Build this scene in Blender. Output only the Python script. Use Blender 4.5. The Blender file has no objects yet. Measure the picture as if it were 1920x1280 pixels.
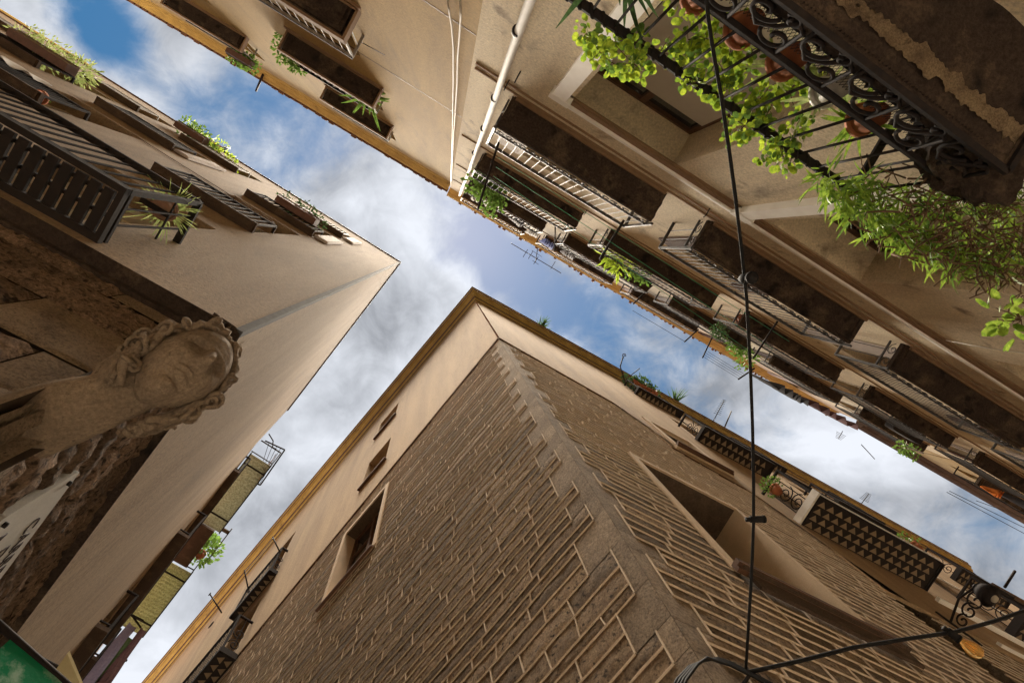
import bpy, bmesh, math, random
from mathutils import Vector, Matrix, noise
R = math.radians
SC = bpy.context.scene
COL = SC.collection
EYE = 1.6
FOC = 1000.0; CX, CY = 960.0, 640.0; ZX, ZY = 825.0, 459.0

# ---------------------------------------------------------------- camera frame
_Z = Vector((ZX - CX, -(ZY - CY), -FOC)).normalized()
_X = (Vector((1, 0, 0)) - _Z[0] * _Z).normalized()
_Y = _Z.cross(_X)
ROWS = Matrix((_X, _Y, _Z))            # camera coords -> world coords

def ray(x, y):
    return ROWS @ Vector(((x - CX) / FOC, -(y - CY) / FOC, -1.0))

def at_height(px, z):
    """plan position (and height) of the photograph's pixel at a known height above the eye"""
    r = ray(*px)
    return Vector((r.x / r.z * z, r.y / r.z * z, z + EYE))

class Face:
    """a vertical facade: u along it, d out of it, z above eye level"""
    def __init__(s, P, az):
        s.P = Vector((P[0], P[1])); a = R(az)
        s.u = Vector((math.cos(a), math.sin(a)))
        s.n = Vector((-math.sin(a), math.cos(a)))
        if s.P.dot(s.n) > 0: s.n = -s.n
    def pt(s, u, d, z):
        q = s.P + s.u * u + s.n * d
        return Vector((q.x, q.y, z + EYE))
    def wall(s, px, d=0.0):
        r = ray(*px); rr = Vector((r.x, r.y)); o = s.P + s.n * d
        t = o.dot(s.n) / rr.dot(s.n); p = rr * t
        return ((p - s.P).dot(s.u), r.z * t)
    def hor(s, px, z):
        r = ray(*px); p = Vector((r.x, r.y)) * (z / r.z)
        return ((p - s.P).dot(s.u), (p - s.P).dot(s.n))

def plan(px, z):
    p = at_height(px, z); return (p.x, p.y)

PA = plan((750, 492), 17.0); PB = plan((935, 635), 10.3); PC = plan((845, 345), 19.5)
A1 = Face(PA, 213.0); A2 = Face(PA, 128.6)
B1 = Face(PB, 130.6); B2 = Face(PB, 29.7)
C1 = Face(PC, 210.0); C2 = Face(PC, 29.0)

# ---------------------------------------------------------------- mesh builder
class MB:
    def __init__(s, f=None):
        s.f = f; s.v = []; s.q = []; s.uv = []; s.col = {}; s.cc = None
    def P(s, u, d, z):
        return s.f.pt(u, d, z) if s.f else Vector((u, d, z))
    def add(s, pts, faces, uvs=None, smooth=False):
        b = len(s.v); s.v += [Vector(p) for p in pts]
        if uvs is None: uvs = [(p[0] + p[1], p[2]) for p in pts]
        s.uv += uvs
        for f in faces:
            s.q.append((tuple(b + i for i in f), smooth))
            if s.cc is not None: s.col[len(s.q) - 1] = s.cc
    def fadd(s, pts, faces, smooth=False):
        """pts in face coordinates"""
        s.add([s.P(*p) for p in pts], faces, [(p[0] + p[1] * .7, p[2] + p[1] * .3) for p in pts], smooth)
    def box(s, u0, u1, d0, d1, z0, z1):
        p = [(u, d, z) for z in (z0, z1) for d in (d0, d1) for u in (u0, u1)]
        s.fadd(p, [(0, 1, 3, 2), (4, 6, 7, 5), (0, 4, 5, 1), (2, 3, 7, 6), (0, 2, 6, 4), (1, 5, 7, 3)])
    def quad(s, a, b, c, d):
        s.fadd([a, b, c, d], [(0, 1, 2, 3)])
    def prism(s, poly, d0, d1):
        """polygon in (u,z) pushed from depth d0 to d1"""
        n = len(poly)
        p = [(u, d0, z) for u, z in poly] + [(u, d1, z) for u, z in poly]
        fs = [tuple(range(n)), tuple(range(2 * n - 1, n - 1, -1))]
        fs += [(i, i + n, (i + 1) % n + n, (i + 1) % n) for i in range(n)]
        s.fadd(p, fs)
    def tube(s, pts, r, n=6, world=False, cap=True, smooth=True, taper=None):
        W = [Vector(p) if (world or not s.f) else s.P(*p) for p in pts]
        k = len(W); base = []
        up = None
        for i, p in enumerate(W):
            t = (W[min(i + 1, k - 1)] - W[max(i - 1, 0)])
            if t.length < 1e-9: t = Vector((0, 0, 1))
            t.normalize()
            if up is None:
                up = Vector((0, 0, 1)) if abs(t.z) < .9 else Vector((1, 0, 0))
            a = (up - t * up.dot(t)).normalized(); up = a
            b = t.cross(a)
            rr = r if taper is None else r * (1 + (taper - 1) * i / max(k - 1, 1))
            for j in range(n):
                an = 2 * math.pi * j / n
                base.append(p + a * math.cos(an) * rr + b * math.sin(an) * rr)
        fs = [(i * n + j, i * n + (j + 1) % n, (i + 1) * n + (j + 1) % n, (i + 1) * n + j) for i in range(k - 1) for j in range(n)]
        if cap: fs += [tuple(range(n - 1, -1, -1)), tuple((k - 1) * n + j for j in range(n))]
        s.add(base, fs, None, smooth)
    def bar(s, a, b, w, h):
        """square bar between two face-coordinate points"""
        A = s.P(*a) if s.f else Vector(a); B = s.P(*b) if s.f else Vector(b)
        t = (B - A).normalized(); up = Vector((0, 0, 1)) if abs(t.z) < .95 else (Vector((s.f.n.x, s.f.n.y, 0)) if s.f else Vector((1, 0, 0)))
        x = t.cross(up).normalized() * w / 2; y = t.cross(x).normalized() * h / 2
        p = [A - x - y, A + x - y, A + x + y, A - x + y, B - x - y, B + x - y, B + x + y, B - x + y]
        s.add(p, [(0, 3, 2, 1), (4, 5, 6, 7), (0, 1, 5, 4), (1, 2, 6, 5), (2, 3, 7, 6), (3, 0, 4, 7)])
    def build(s, name, mat, parent=None, bevel=0):
        if not s.v: return None
        base = parent.matrix_world.translation.copy() if parent else sum(s.v, Vector()) / len(s.v)
        if not parent: base.z = min(p.z for p in s.v)
        me = bpy.data.meshes.new(name)
        me.from_pydata([p - base for p in s.v], [], [f for f, _ in s.q])
        me.materials.append(mat)
        for i, (_, sm) in enumerate(s.q): me.polygons[i].use_smooth = sm
        uvl = me.uv_layers.new(name='facade')
        for l in me.loops: uvl.data[l.index].uv = s.uv[l.vertex_index]
        if s.col:
            ca = me.color_attributes.new('tone', 'BYTE_COLOR', 'CORNER')
            for p in me.polygons:
                c = s.col.get(p.index, .5)
                for li in p.loop_indices: ca.data[li].color = (c, c, c, 1)
        bm = bmesh.new(); bm.from_mesh(me); bmesh.ops.recalc_face_normals(bm, faces=bm.faces); bm.to_mesh(me); bm.free()
        o = bpy.data.objects.new(name, me); COL.objects.link(o)
        if parent:
            o.parent = parent
        else: o.location = base
        o['_b'] = 1
        if bevel:
            m = o.modifiers.new('bevel', 'BEVEL'); m.width = bevel; m.segments = 1; m.limit_method = 'ANGLE'
        return o

class PartParent:
    """lets sub-parts share their part's base point"""

def empty(name, loc):
    o = bpy.data.objects.new(name, None); o.empty_display_size = .1
    o.location = loc; COL.objects.link(o); bpy.context.view_layer.update(); return o

def sub(mb, name, mat, part, **k):
    """a mesh under a part (same base as the part's own thing)"""
    root = part.parent
    o = mb.build(name, mat, root, **k) if root else None
    if o is None:
        return None
    o.parent = part
    return o

def tag(o, label=None, cat=None, group=None, kind=None):
    if label: o['label'] = label
    if cat: o['category'] = cat
    if group: o['group'] = group
    if kind: o['kind'] = kind
    return o

# ---------------------------------------------------------------- materials
def M(name, col, rough=.8, col2=None, scale=6, bump=0, bscale=40, metal=0, detail=6, streak=False, spec=None, trans=0, tone=0, speck=None, coords='Object', lo=.35, hi=.7, alpha=1, grain=0, gs=120, stain=None):
    m = bpy.data.materials.new(name); m.use_nodes = True
    N = m.node_tree.nodes; L = m.node_tree.links; b = N['Principled BSDF']
    b.inputs['Roughness'].default_value = rough; b.inputs['Metallic'].default_value = metal
    b.inputs['Base Color'].default_value = (*col, 1)
    b.inputs['Specular IOR Level'].default_value = .18 if spec is None else spec
    if trans: b.inputs['Transmission Weight'].default_value = trans
    tc = N.new('ShaderNodeTexCoord'); src = tc.outputs[coords]
    if coords == 'Geo':
        pass
    mp = N.new('ShaderNodeMapping'); L.new(src, mp.inputs[0])
    if streak: mp.inputs['Scale'].default_value = (1, 1, .12)
    out = None
    if col2 is not None:
        n = N.new('ShaderNodeTexNoise'); n.inputs['Scale'].default_value = scale; n.inputs['Detail'].default_value = detail; n.inputs['Roughness'].default_value = .65
        L.new(mp.outputs[0], n.inputs[0])
        mr = N.new('ShaderNodeMapRange'); mr.inputs[1].default_value = lo; mr.inputs[2].default_value = hi; L.new(n.outputs[0], mr.inputs[0])
        mx = N.new('ShaderNodeMix'); mx.data_type = 'RGBA'; L.new(mr.outputs[0], mx.inputs[0])
        mx.inputs[6].default_value = (*col, 1); mx.inputs[7].default_value = (*col2, 1); out = mx.outputs[2]
    if tone and out:
        a = N.new('ShaderNodeVertexColor'); a.layer_name = 'tone'
        mr = N.new('ShaderNodeMapRange'); mr.inputs[3].default_value = 1 - tone; mr.inputs[4].default_value = 1 + tone; L.new(a.outputs[0], mr.inputs[0])
        hs = N.new('ShaderNodeMix'); hs.data_type = 'RGBA'; hs.blend_type = 'MULTIPLY'; hs.inputs[0].default_value = 1
        cb = N.new('ShaderNodeCombineColor'); [L.new(mr.outputs[0], cb.inputs[i]) for i in range(3)]
        L.new(out, hs.inputs[6]); L.new(cb.outputs[0], hs.inputs[7]); out = hs.outputs[2]
    if speck and out:
        v = N.new('ShaderNodeTexNoise'); v.inputs['Scale'].default_value = speck[1]; v.inputs['Detail'].default_value = 3; L.new(tc.outputs['Object'], v.inputs[0])
        mr = N.new('ShaderNodeMapRange'); mr.inputs[1].default_value = speck[2]; mr.inputs[2].default_value = speck[2] + .12; L.new(v.outputs[0], mr.inputs[0])
        mx = N.new('ShaderNodeMix'); mx.data_type = 'RGBA'; L.new(mr.outputs[0], mx.inputs[0]); L.new(out, mx.inputs[6]); mx.inputs[7].default_value = (*speck[0], 1); out = mx.outputs[2]
    if stain and out:   # soot and damp patches with ragged edges, drawn out downwards
        mp2 = N.new('ShaderNodeMapping'); L.new(tc.outputs['Object'], mp2.inputs[0]); mp2.inputs['Scale'].default_value = (1, 1, stain[4] if len(stain) > 4 else .35)
        v = N.new('ShaderNodeTexNoise'); v.inputs['Scale'].default_value = stain[1]; v.inputs['Detail'].default_value = 9; v.inputs['Roughness'].default_value = .7; v.inputs['Distortion'].default_value = .6; L.new(mp2.outputs[0], v.inputs[0])
        mr = N.new('ShaderNodeMapRange'); mr.inputs[1].default_value = stain[2]; mr.inputs[2].default_value = stain[2] + .16; mr.inputs[4].default_value = stain[3]; L.new(v.outputs[0], mr.inputs[0])
        mx = N.new('ShaderNodeMix'); mx.data_type = 'RGBA'; L.new(mr.outputs[0], mx.inputs[0]); L.new(out, mx.inputs[6]); mx.inputs[7].default_value = (*stain[0], 1); out = mx.outputs[2]
    if grain and out:
        v = N.new('ShaderNodeTexNoise'); v.inputs['Scale'].default_value = gs; v.inputs['Detail'].default_value = 4; v.inputs['Roughness'].default_value = .8; L.new(tc.outputs['Object'], v.inputs[0])
        mr = N.new('ShaderNodeMapRange'); mr.inputs[1].default_value = .36; mr.inputs[2].default_value = .64; mr.inputs[3].default_value = 1 - grain; mr.inputs[4].default_value = 1 + grain * .8; L.new(v.outputs[0], mr.inputs[0])
        vm = N.new('ShaderNodeVectorMath'); vm.operation = 'SCALE'; L.new(out, vm.inputs[0]); L.new(mr.outputs[0], vm.inputs['Scale']); out = vm.outputs[0]
    if out: L.new(out, b.inputs['Base Color'])
    if bump:
        n = N.new('ShaderNodeTexNoise'); n.inputs['Scale'].default_value = bscale; n.inputs['Detail'].default_value = 8; n.inputs['Roughness'].default_value = .7
        L.new(tc.outputs['Object'], n.inputs[0])
        bp = N.new('ShaderNodeBump'); bp.inputs['Strength'].default_value = min(1, bump); bp.inputs['Distance'].default_value = .02 * max(1, bump * bump)
        L.new(n.outputs[0], bp.inputs['Height']); L.new(bp.outputs[0], b.inputs['Normal'])
    return m

mA = M('tan plaster', (.335, .245, .155), .9, (.235, .165, .10), 2.6, .4, 50, streak=True, speck=((.17, .12, .08), 9, .68), grain=.3, gs=34, stain=((.17, .12, .078), 1.6, .53, .7, .12))
mB = M('warm plaster', (.47, .335, .195), .9, (.33, .225, .135), 2.0, .35, 50, streak=True, speck=((.26, .17, .10), 7, .68), grain=.22, gs=34, stain=((.26, .18, .115), 1.3, .54, .7, .2))
mC1 = M('ochre plaster', (.50, .345, .15), .9, (.37, .25, .115), 1.8, .3, 60, streak=True, grain=.2, gs=34, stain=((.26, .18, .10), 1.3, .55, .7, .2))
mC2 = M('grey stucco', (.74, .635, .455), .9, (.56, .45, .31), 1.5, .4, 30, streak=True, speck=((.30, .23, .16), 3, .63), grain=.24, gs=40, stain=((.20, .15, .11), 1.5, .55, .75, .5))
mSur = M('window surround render', (.62, .475, .335), .85, (.52, .40, .28), 3, .15, 80, grain=.12)
mCor = M('ochre cornice paint', (.46, .31, .09), .7, (.32, .205, .06), 3, .15, 40, grain=.12, gs=40, stain=((.12, .075, .035), 3.2, .56, .8, 1))
mTile = M('terracotta tile', (.17, .085, .055), .85, (.09, .055, .04), 8, .4, 50)
mStone = M('rubble stone', (.43, .31, .20), .95, (.23, .16, .105), 14, 2.0, 36, tone=.40, speck=((.09, .065, .048), 34, .57), grain=.4, gs=80)
mQuoin = M('dressed stone', (.43, .32, .215), .95, (.30, .22, .15), 7, 1.8, 55, tone=.2, speck=((.42, .24, .10), 1.3, .72), grain=.4, gs=60, stain=((.21, .15, .105), 2.4, .52, .7, 1))
mMort = M('mortar', (.72, .59, .46), .9, (.58, .47, .36), 20, .4, 90, grain=.15)
mGS = M('weathered sandstone', (.44, .30, .20), .95, (.19, .125, .085), 11, 2.4, 26, tone=.35, speck=((.08, .055, .04), 26, .55), grain=.45, gs=50, stain=((.10, .07, .05), 1.4, .54, .8, .6))
mGS2 = M('pale sandstone', (.42, .31, .205), .95, (.30, .215, .14), 5, 1.6, 50, tone=.14, speck=((.10, .07, .05), 60, .62), grain=.4, gs=60, stain=((.15, .11, .075), 1.8, .54, .8, 1))
mJoint = M('dark joint', (.07, .05, .035), 1)
mBust = M('carved limestone', (.31, .235, .165), .95, (.20, .15, .105), 5, 1.0, 55, speck=((.09, .068, .05), 45, .67), grain=.28, gs=70, stain=((.12, .09, .066), 3, .57, .6, 1))
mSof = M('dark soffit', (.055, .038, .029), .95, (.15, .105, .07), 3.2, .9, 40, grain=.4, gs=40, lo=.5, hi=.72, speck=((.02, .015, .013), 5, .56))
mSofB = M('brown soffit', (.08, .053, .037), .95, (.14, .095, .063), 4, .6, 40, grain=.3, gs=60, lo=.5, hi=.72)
mIron = M('black iron', (.018, .016, .018), .8, (.035, .026, .022), 30, .1, 80, spec=.12)
mIronL = M('worn iron bars', (.085, .08, .078), .55, (.03, .027, .027), 12, .1, 80, spec=.38)
mZinc = M('grey painted steel', (.40, .38, .36), .6, (.28, .26, .24), 20, 0, metal=.1)
mRail = M('aluminium slats', (.50, .47, .44), .4, (.38, .35, .33), 20, 0, metal=.4)
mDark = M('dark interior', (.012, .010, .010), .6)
mGlass = M('window glass', (.03, .035, .04), .06, spec=.9)
mBlind = M('pale blind', (.52, .46, .37), .8, (.45, .40, .32), 3)
mFrame = M('white paint', (.74, .71, .66), .5, (.62, .59, .54), 12)
mPil = M('whitewashed stone', (.95, .93, .88), .7, (.88, .85, .79), 5, .2, 50)
mWood = M('brown wood', (.13, .065, .035), .6, (.07, .035, .022), 10, .2, 40)
mSlat = M('black stained wood', (.028, .021, .018), .85, (.02, .016, .015), 14, .2, 50)
mPanel = M('brown painted panel', (.16, .11, .075), .8, (.11, .075, .05), 6, grain=.2)
mSofShade = M('painted soffit shade', (.13, .092, .065), .9, (.08, .057, .042), 6, .4, 40, grain=.25, gs=40)  # dark tone carries the shade under the head of an opening
mTerra = M('terracotta', (.42, .15, .07), .8, (.30, .10, .05), 8, .1, 60)
mPlant = M('brown plastic planter', (.15, .075, .055), .5, (.10, .055, .04), 8)
mPipe = M('white drainpipe', (.68, .66, .62), .6, (.55, .52, .47), 6, 0)
mCable = M('black cable', (.010, .010, .011), .75, (.016, .015, .015), 30, spec=.12)
mWCab = M('white cable', (.66, .62, .55), .6)
mMar = M('marble plaque', (.50, .49, .47), .6, (.40, .39, .37), 5, 0, grain=.1)
mInk = M('dark lettering', (.03, .02, .02), .6)
mLead = M('grey lead strip', (.10, .098, .10), .9, (.06, .058, .06), 12, .2, 60)
mShut = M('slatted shutter', (.60, .54, .50), .7, (.50, .44, .40), 12)
def leafmat(name, c, c2, tr=.35):
    m = M(name, c, .5, c2, 22, grain=.3, gs=35, lo=.38, hi=.62)
    N = m.node_tree.nodes; L = m.node_tree.links; b = N['Principled BSDF']; out = N['Material Output']
    t = N.new('ShaderNodeBsdfTranslucent'); mx = N.new('ShaderNodeMixShader'); mx.inputs[0].default_value = tr
    src = b.inputs['Base Color'].links[0].from_socket
    L.new(src, t.inputs[0]); L.new(b.outputs[0], mx.inputs[1]); L.new(t.outputs[0], mx.inputs[2]); L.new(mx.outputs[0], out.inputs[0])
    return m
mLeafY = leafmat('lime leaf', (.44, .54, .05), (.15, .26, .03), .5)
mLeafG = leafmat('green leaf', (.16, .27, .05), (.08, .15, .03))
mLeafD = leafmat('dark leaf', (.06, .11, .04), (.03, .06, .02))
mLeafP = leafmat('pale grass leaf', (.50, .56, .24), (.30, .40, .12))
mLeafO = leafmat('oleander leaf', (.32, .44, .06), (.12, .22, .03), .4)
mStem = M('brown stem', (.10, .06, .035), .9, (.16, .10, .06), 12)
def clothm(n, c, c2): 
    return M(n, c, .9, c2, 14, .1, 30)

def thing(name, loc, label, cat, group=None):
    return tag(empty(name, loc), label, cat, group)
# ---------------------------------------------------------------- facade pieces
def wall_mesh(mb, u0, u1, zb, zt, holes, d=0, rec=.3, step=1.0):
    """flat wall with rectangular openings (with reveals); zb, zt numbers or functions of u"""
    fb = zb if callable(zb) else (lambda u: zb); ft = zt if callable(zt) else (lambda u: zt)
    us = {u0, u1}; k = u0
    while k < u1: us.add(round(k, 3)); k += step
    for h in holes: us |= {h[0], h[1]}
    us = sorted(u for u in us if u0 <= u <= u1)
    for a, b in zip(us, us[1:]):
        if b - a < 1e-5: continue
        m = (a + b) / 2; cuts = []
        for h in holes:
            if h[0] < m < h[1]: cuts.append((h[2], h[3]))
        cuts.sort(); lo = (fb(a), fb(b))
        for c in cuts:
            if c[0] > max(lo): mb.quad((a, d, lo[0]), (b, d, lo[1]), (b, d, c[0]), (a, d, c[0]))
            lo = (c[1], c[1])
        mb.quad((a, d, lo[0]), (b, d, lo[1]), (b, d, ft(b)), (a, d, ft(a)))
    for h in holes:
        r = h[4] if len(h) > 4 else rec
        a, b, c, e = h[:4]
        mb.quad((a, d, c), (a, d, e), (a, d - r, e), (a, d - r, c)); mb.quad((b, d, c), (b, d - r, c), (b, d - r, e), (b, d, e))
        mb.quad((a, d, e), (b, d, e), (b, d - r, e), (a, d - r, e)); mb.quad((a, d, c), (a, d - r, c), (b, d - r, c), (b, d, c))

def window(f, root, h, d=0, rec=.3, kind='french', mats=(None,), name='window'):
    """the joinery closing an opening: a window part with frame and pane sub-parts"""
    a, b, c, e = h[:4]; r = h[4] if len(h) > 4 else rec; y = d - r
    fr = MB(f); w = .055
    fr.box(a, a + w, y - .04, y + .03, c, e); fr.box(b - w, b, y - .04, y + .03, c, e)
    fr.box(a + w, b - w, y - .04, y + .03, e - w, e); fr.box(a + w, b - w, y - .04, y + .03, c, c + w)
    m = (a + b) / 2; fr.box(m - .035, m + .035, y - .038, y + .035, c + w, e - w)
    nm = int((e - c) / .75)
    for i in range(1, nm + 1):
        z = c + (e - c) * i / (nm + 1); fr.box(a + w, m - .035, y - .02, y + .02, z - .018, z + .018); fr.box(m + .035, b - w, y - .02, y + .02, z - .018, z + .018)
    o = fr.build(name, mats[0] or mFrame, root)
    p = MB(f); p.box(a + .01, b - .01, y - .03, y - .01, c + .01, e - .01)
    sub(p, 'pane', {'blind': mBlind, 'wood': mPanel}.get(kind, mGlass), o)
    return o

def railing(mb, f, u0, u1, d, z, h, pitch=.12, rw=.05, rh=.02, br=.008, square=False, ends=(True, True), low=.08):
    """handrail, lower rail and balusters round three sides"""
    segs = [((u0, d), (u1, d))]
    if ends[0]: segs.append(((u0, .0), (u0, d)))
    if ends[1]: segs.append(((u1, .0), (u1, d)))
    for (a, b) in segs:
        A = (a[0], a[1]); B = (b[0], b[1])
        mb.bar((*A, z + h), (*B, z + h), rw, rh); mb.bar((*A, z + low), (*B, z + low), rw * .6, rh)
        L = math.hypot(B[0] - A[0], B[1] - A[1]); n = max(1, int(L / pitch))
        for i in range(n + 1):
            t = i / n; q = (A[0] + (B[0] - A[0]) * t, A[1] + (B[1] - A[1]) * t)
            if q[1] < .02: continue
            if square: mb.bar((*q, z + low), (*q, z + h), br * 2, br * 2)
            else: mb.tube([(*q, z + low), (*q, z + h)], br, 5, cap=False)
    for c in ((u0, d), (u1, d)):
        mb.bar((*c, z), (*c, z + h + .02), rw * .7, rw * .7)

def spiral(mb, c, r, turns, start, plane, rad=.008, n=22, hand=1):
    """a wrought-iron scroll in face coordinates; plane gives the two axes"""
    pts = []
    for i in range(n + 1):
        t = i / n; a = start + hand * t * turns * 2 * math.pi; rr = r * (1 - t * .82)
        o = [c[0], c[1], c[2]]
        for k, ax in enumerate(plane):
            v = rr * (math.cos(a) if k == 0 else math.sin(a))
            for j in range(3): o[j] += ax[j] * v
        pts.append(tuple(o))
    mb.tube(pts, rad, 5)

U_ = (1, 0, 0); D_ = (0, 1, 0); Z_ = (0, 0, 1)

def scroll_band(mb, f, u0, u1, d, z0, z1, pitch=.17, ends=True):
    h = (z1 - z0) / 2; zc = (z0 + z1) / 2
    segs = [((u0, d), (u1, d), U_)]
    if ends: segs += [((u0, .03), (u0, d), D_), ((u1, .03), (u1, d), D_)]
    for A, B, ax in segs:
        L = math.hypot(B[0] - A[0], B[1] - A[1]); n = max(1, int(L / pitch))
        mb.bar((*A, z1), (*B, z1), .02, .015)
        for i in range(n):
            t = (i + .5) / n; c = (A[0] + (B[0] - A[0]) * t, A[1] + (B[1] - A[1]) * t, zc)
            spiral(mb, c, h * .9, 1.3, 0 if i % 2 else math.pi, (ax, Z_), .007, 12, 1 if i % 2 else -1)

def balcony(f, root, u0, u1, z, d, h=1.0, slab=.12, soff=None, slabm=None, railm=None, style='bars', pitch=.12, mould=True, brack=False, ends=(True, True), rw=.045, br=.008, label=None, w=.05):
    s = MB(f)
    s.box(u0, u1, -.02, d, z, z + slab)
    if mould:   # moulded edge, a little proud of the slab under-face
        s.box(u0 - .03, u1 + .03, d + .0, d + .035, z + slab * .45, z + slab + .01)
        for a, b in ((u0 - .03, u0), (u1, u1 + .03)): s.box(a, b, .0, d, z + slab * .45, z + slab + .01)
        s.box(u0 + .05, u1 - .05, d - .09, d - .05, z - .02, z + .0)
        s.box(u0 + .05, u0 + .09, .0, d - .09, z - .02, z); s.box(u1 - .09, u1 - .05, .0, d - .09, z - .02, z)
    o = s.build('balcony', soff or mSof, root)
    if label: o['label'] = label
    if slabm:   # pale rendered lip round the soffit
        e = MB(f); e.box(u0 - .04, u1 + .04, d + .037, d + .07, z - .015, z + slab + .03)
        e.box(u0 - .075, u0 - .042, .0, d + .07, z - .015, z + slab + .03); e.box(u1 + .042, u1 + .075, .0, d + .07, z - .015, z + slab + .03)
        sub(e, 'edge_moulding', slabm, o)
    r = MB(f); zz = z + slab + .01
    if style == 'scroll':    # hung outside the slab edge, its scroll band covering the moulding
        railing(r, f, u0 - .05, u1 + .05, d + .055, z + .03, h, pitch, rw=rw, br=br, low=.24, ends=ends); scroll_band(r, f, u0 - .05, u1 + .05, d + .055, z + .04, z + .26, .16)
    else: railing(r, f, u0 + .03, u1 - .03, d - .03, zz, h - slab, pitch, rw=rw, br=br, low=.07, ends=ends)
    sub(r, 'railing', railm or mIron, o)
    return o

# ---------------------------------------------------------------- rubble masonry
def masonry(f, seed, u0, u1, z0, z1, hs=(.13, .24), ls=(.2, .6), gap=.012, mortar=True, bulge=.012, holes=(), quoin=None, ztop=None, d=0, big=0, rough=.006, fine=5.0, cell=.035):
    """stones (bulged quads, one mesh), quoins (one mesh) and raised mortar ribs (one mesh)"""
    rnd = random.Random(seed)
    st = MB(f); qn = MB(f); mo = MB(f)
    wav = lambda u, z: (noise.noise(Vector((u * 1.3, z * 2.1, seed))) * .014 + noise.noise(Vector((u * 5, z * 6, seed + 7))) * .006) if mortar else noise.noise(Vector((u * 2, z * 3, seed))) * .012
    rows = [z0]
    while rows[-1] < z1: rows.append(rows[-1] + rnd.uniform(*hs))
    # quoin widths alternate along the corner, each two or three courses high
    qend = []; qi = 0; left = 0; qb = []
    for i in range(len(rows) - 1):
        if quoin:
            if left == 0:
                left = rnd.choice(quoin[2]); wq = quoin[0] if qi % 2 else quoin[1]; wq *= rnd.uniform(.85, 1.2); qi += 1; qb.append([i, i + left, wq])
            left -= 1; qend.append(wq)
        else: qend.append(0)
    def stone(mb, a, b, za, zb_, tone, bul, wv=True, rgh=rough):
        ce = cell if zb_ < fine and a < 5 else .10
        nx = max(2, int((b - a) / ce)); ny = max(3, int((zb_ - za) / ce))
        pts = []; g = gap
        for j in range(ny + 1):
            for i in range(nx + 1):
                s, t = i / nx, j / ny
                u = a + g + (b - a - 2 * g) * s
                zl = za + (wav(u, za) if wv else 0); zh = zb_ + (wav(u, zb_) if wv else 0)
                z = zl + g + (zh - zl - 2 * g) * t
                e = (min(s, 1 - s) * 2) ** .5 * (min(t, 1 - t) * 2) ** .5 if 0 < s < 1 and 0 < t < 1 else 0
                dd = d + bul * (e * .7 + (.3 if e else -.6)) + ((noise.noise(Vector((u * 16, z * 16, seed))) + .6 * noise.noise(Vector((u * 41, z * 41, seed)))) * rgh if e else 0)
                pts.append((u, dd, z))
        fs = [(j * (nx + 1) + i, j * (nx + 1) + i + 1, (j + 1) * (nx + 1) + i + 1, (j + 1) * (nx + 1) + i) for j in range(ny) for i in range(nx)]
        mb.cc = tone; mb.fadd(pts, fs, True)
    for i in range(len(rows) - 1):
        za, zb_ = rows[i], rows[i + 1]; zm = (za + zb_) / 2
        segs = [(u0 + qend[i], u1)]
        for h in holes:
            if h[2] < zm < h[3]:
                ns = []
                for a, b in segs:
                    if h[1] <= a or h[0] >= b: ns.append((a, b))
                    else:
                        if h[0] > a: ns.append((a, h[0]))
                        if h[1] < b: ns.append((h[1], b))
                segs = ns
        for a, b in segs:
            u = a
            if ztop and zm > ztop(a) + .25 and zm > ztop(b) + .25: continue
            if mortar:  # bed joint rib, shaped like a rounded bead
                n = max(2, int((b - a) / .16)); L = [a + (b - a) * k / n for k in range(n + 1)]; r = .0054
                p = []
                for x in L:
                    z = za + wav(x, za); p += [(x, d - .02, z - r), (x, d + .006, z - r * .8), (x, d + .0095, z), (x, d + .006, z + r * .8), (x, d - .02, z + r)]
                mo.fadd(p, [(k * 5 + j, k * 5 + j + 1, k * 5 + j + 6, k * 5 + j + 5) for k in range(n) for j in range(4)], True)
            while u < b - .02:
                l = rnd.uniform(*ls) * (1.7 if rnd.random() < .12 else 1)
                e = u + l
                if e > b - ls[0] * .6: e = b
                stone(st, u, e, za, zb_, rnd.random(), bulge)
                if mortar and e < b - .01:
                    za2 = za + wav(e, za); zb2 = zb_ + wav(e, zb_); k = rnd.uniform(-.015, .015); r = .0054
                    p = []
                    for (x, z) in ((e, za2), (e + k, zb2)): p += [(x - r, d - .02, z), (x - r * .8, d + .006, z), (x, d + .0090, z), (x + r * .8, d + .006, z), (x + r, d - .02, z)]
                    mo.fadd(p, [(j, j + 1, j + 6, j + 5) for j in range(4)], True)
                u = e
    for a, b, wq in qb:
        b = min(b, len(rows) - 1); zl, zh = rows[a], rows[b]
        stone(qn, u0, u0 + wq, zl, zh, rnd.random(), bulge * .25, False, rough * .35)
        if mortar:
            r = .006
            for (x0, x1, y) in ((u0 + .25, u0 + wq, zl),):
                pass
            p = []
            for z in (zl, zh): p += [(u0 + wq - r, d - .02, z), (u0 + wq - r * .8, d + .006, z), (u0 + wq, d + .0098, z), (u0 + wq + r * .8, d + .006, z), (u0 + wq + r, d - .02, z)]
            mo.fadd(p, [(j, j + 1, j + 6, j + 5) for j in range(4)], True)
    bk = MB(f); e_ = .012 if mortar else .034
    bk.quad((u0, d - e_, z0), (u1, d - e_, z0), (u1, d - e_, z1), (u0, d - e_, z1)) if not holes else wall_mesh(bk, u0, u1, z0, z1, holes, d - .012, rec=.25)
    return st, qn, mo, bk

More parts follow.
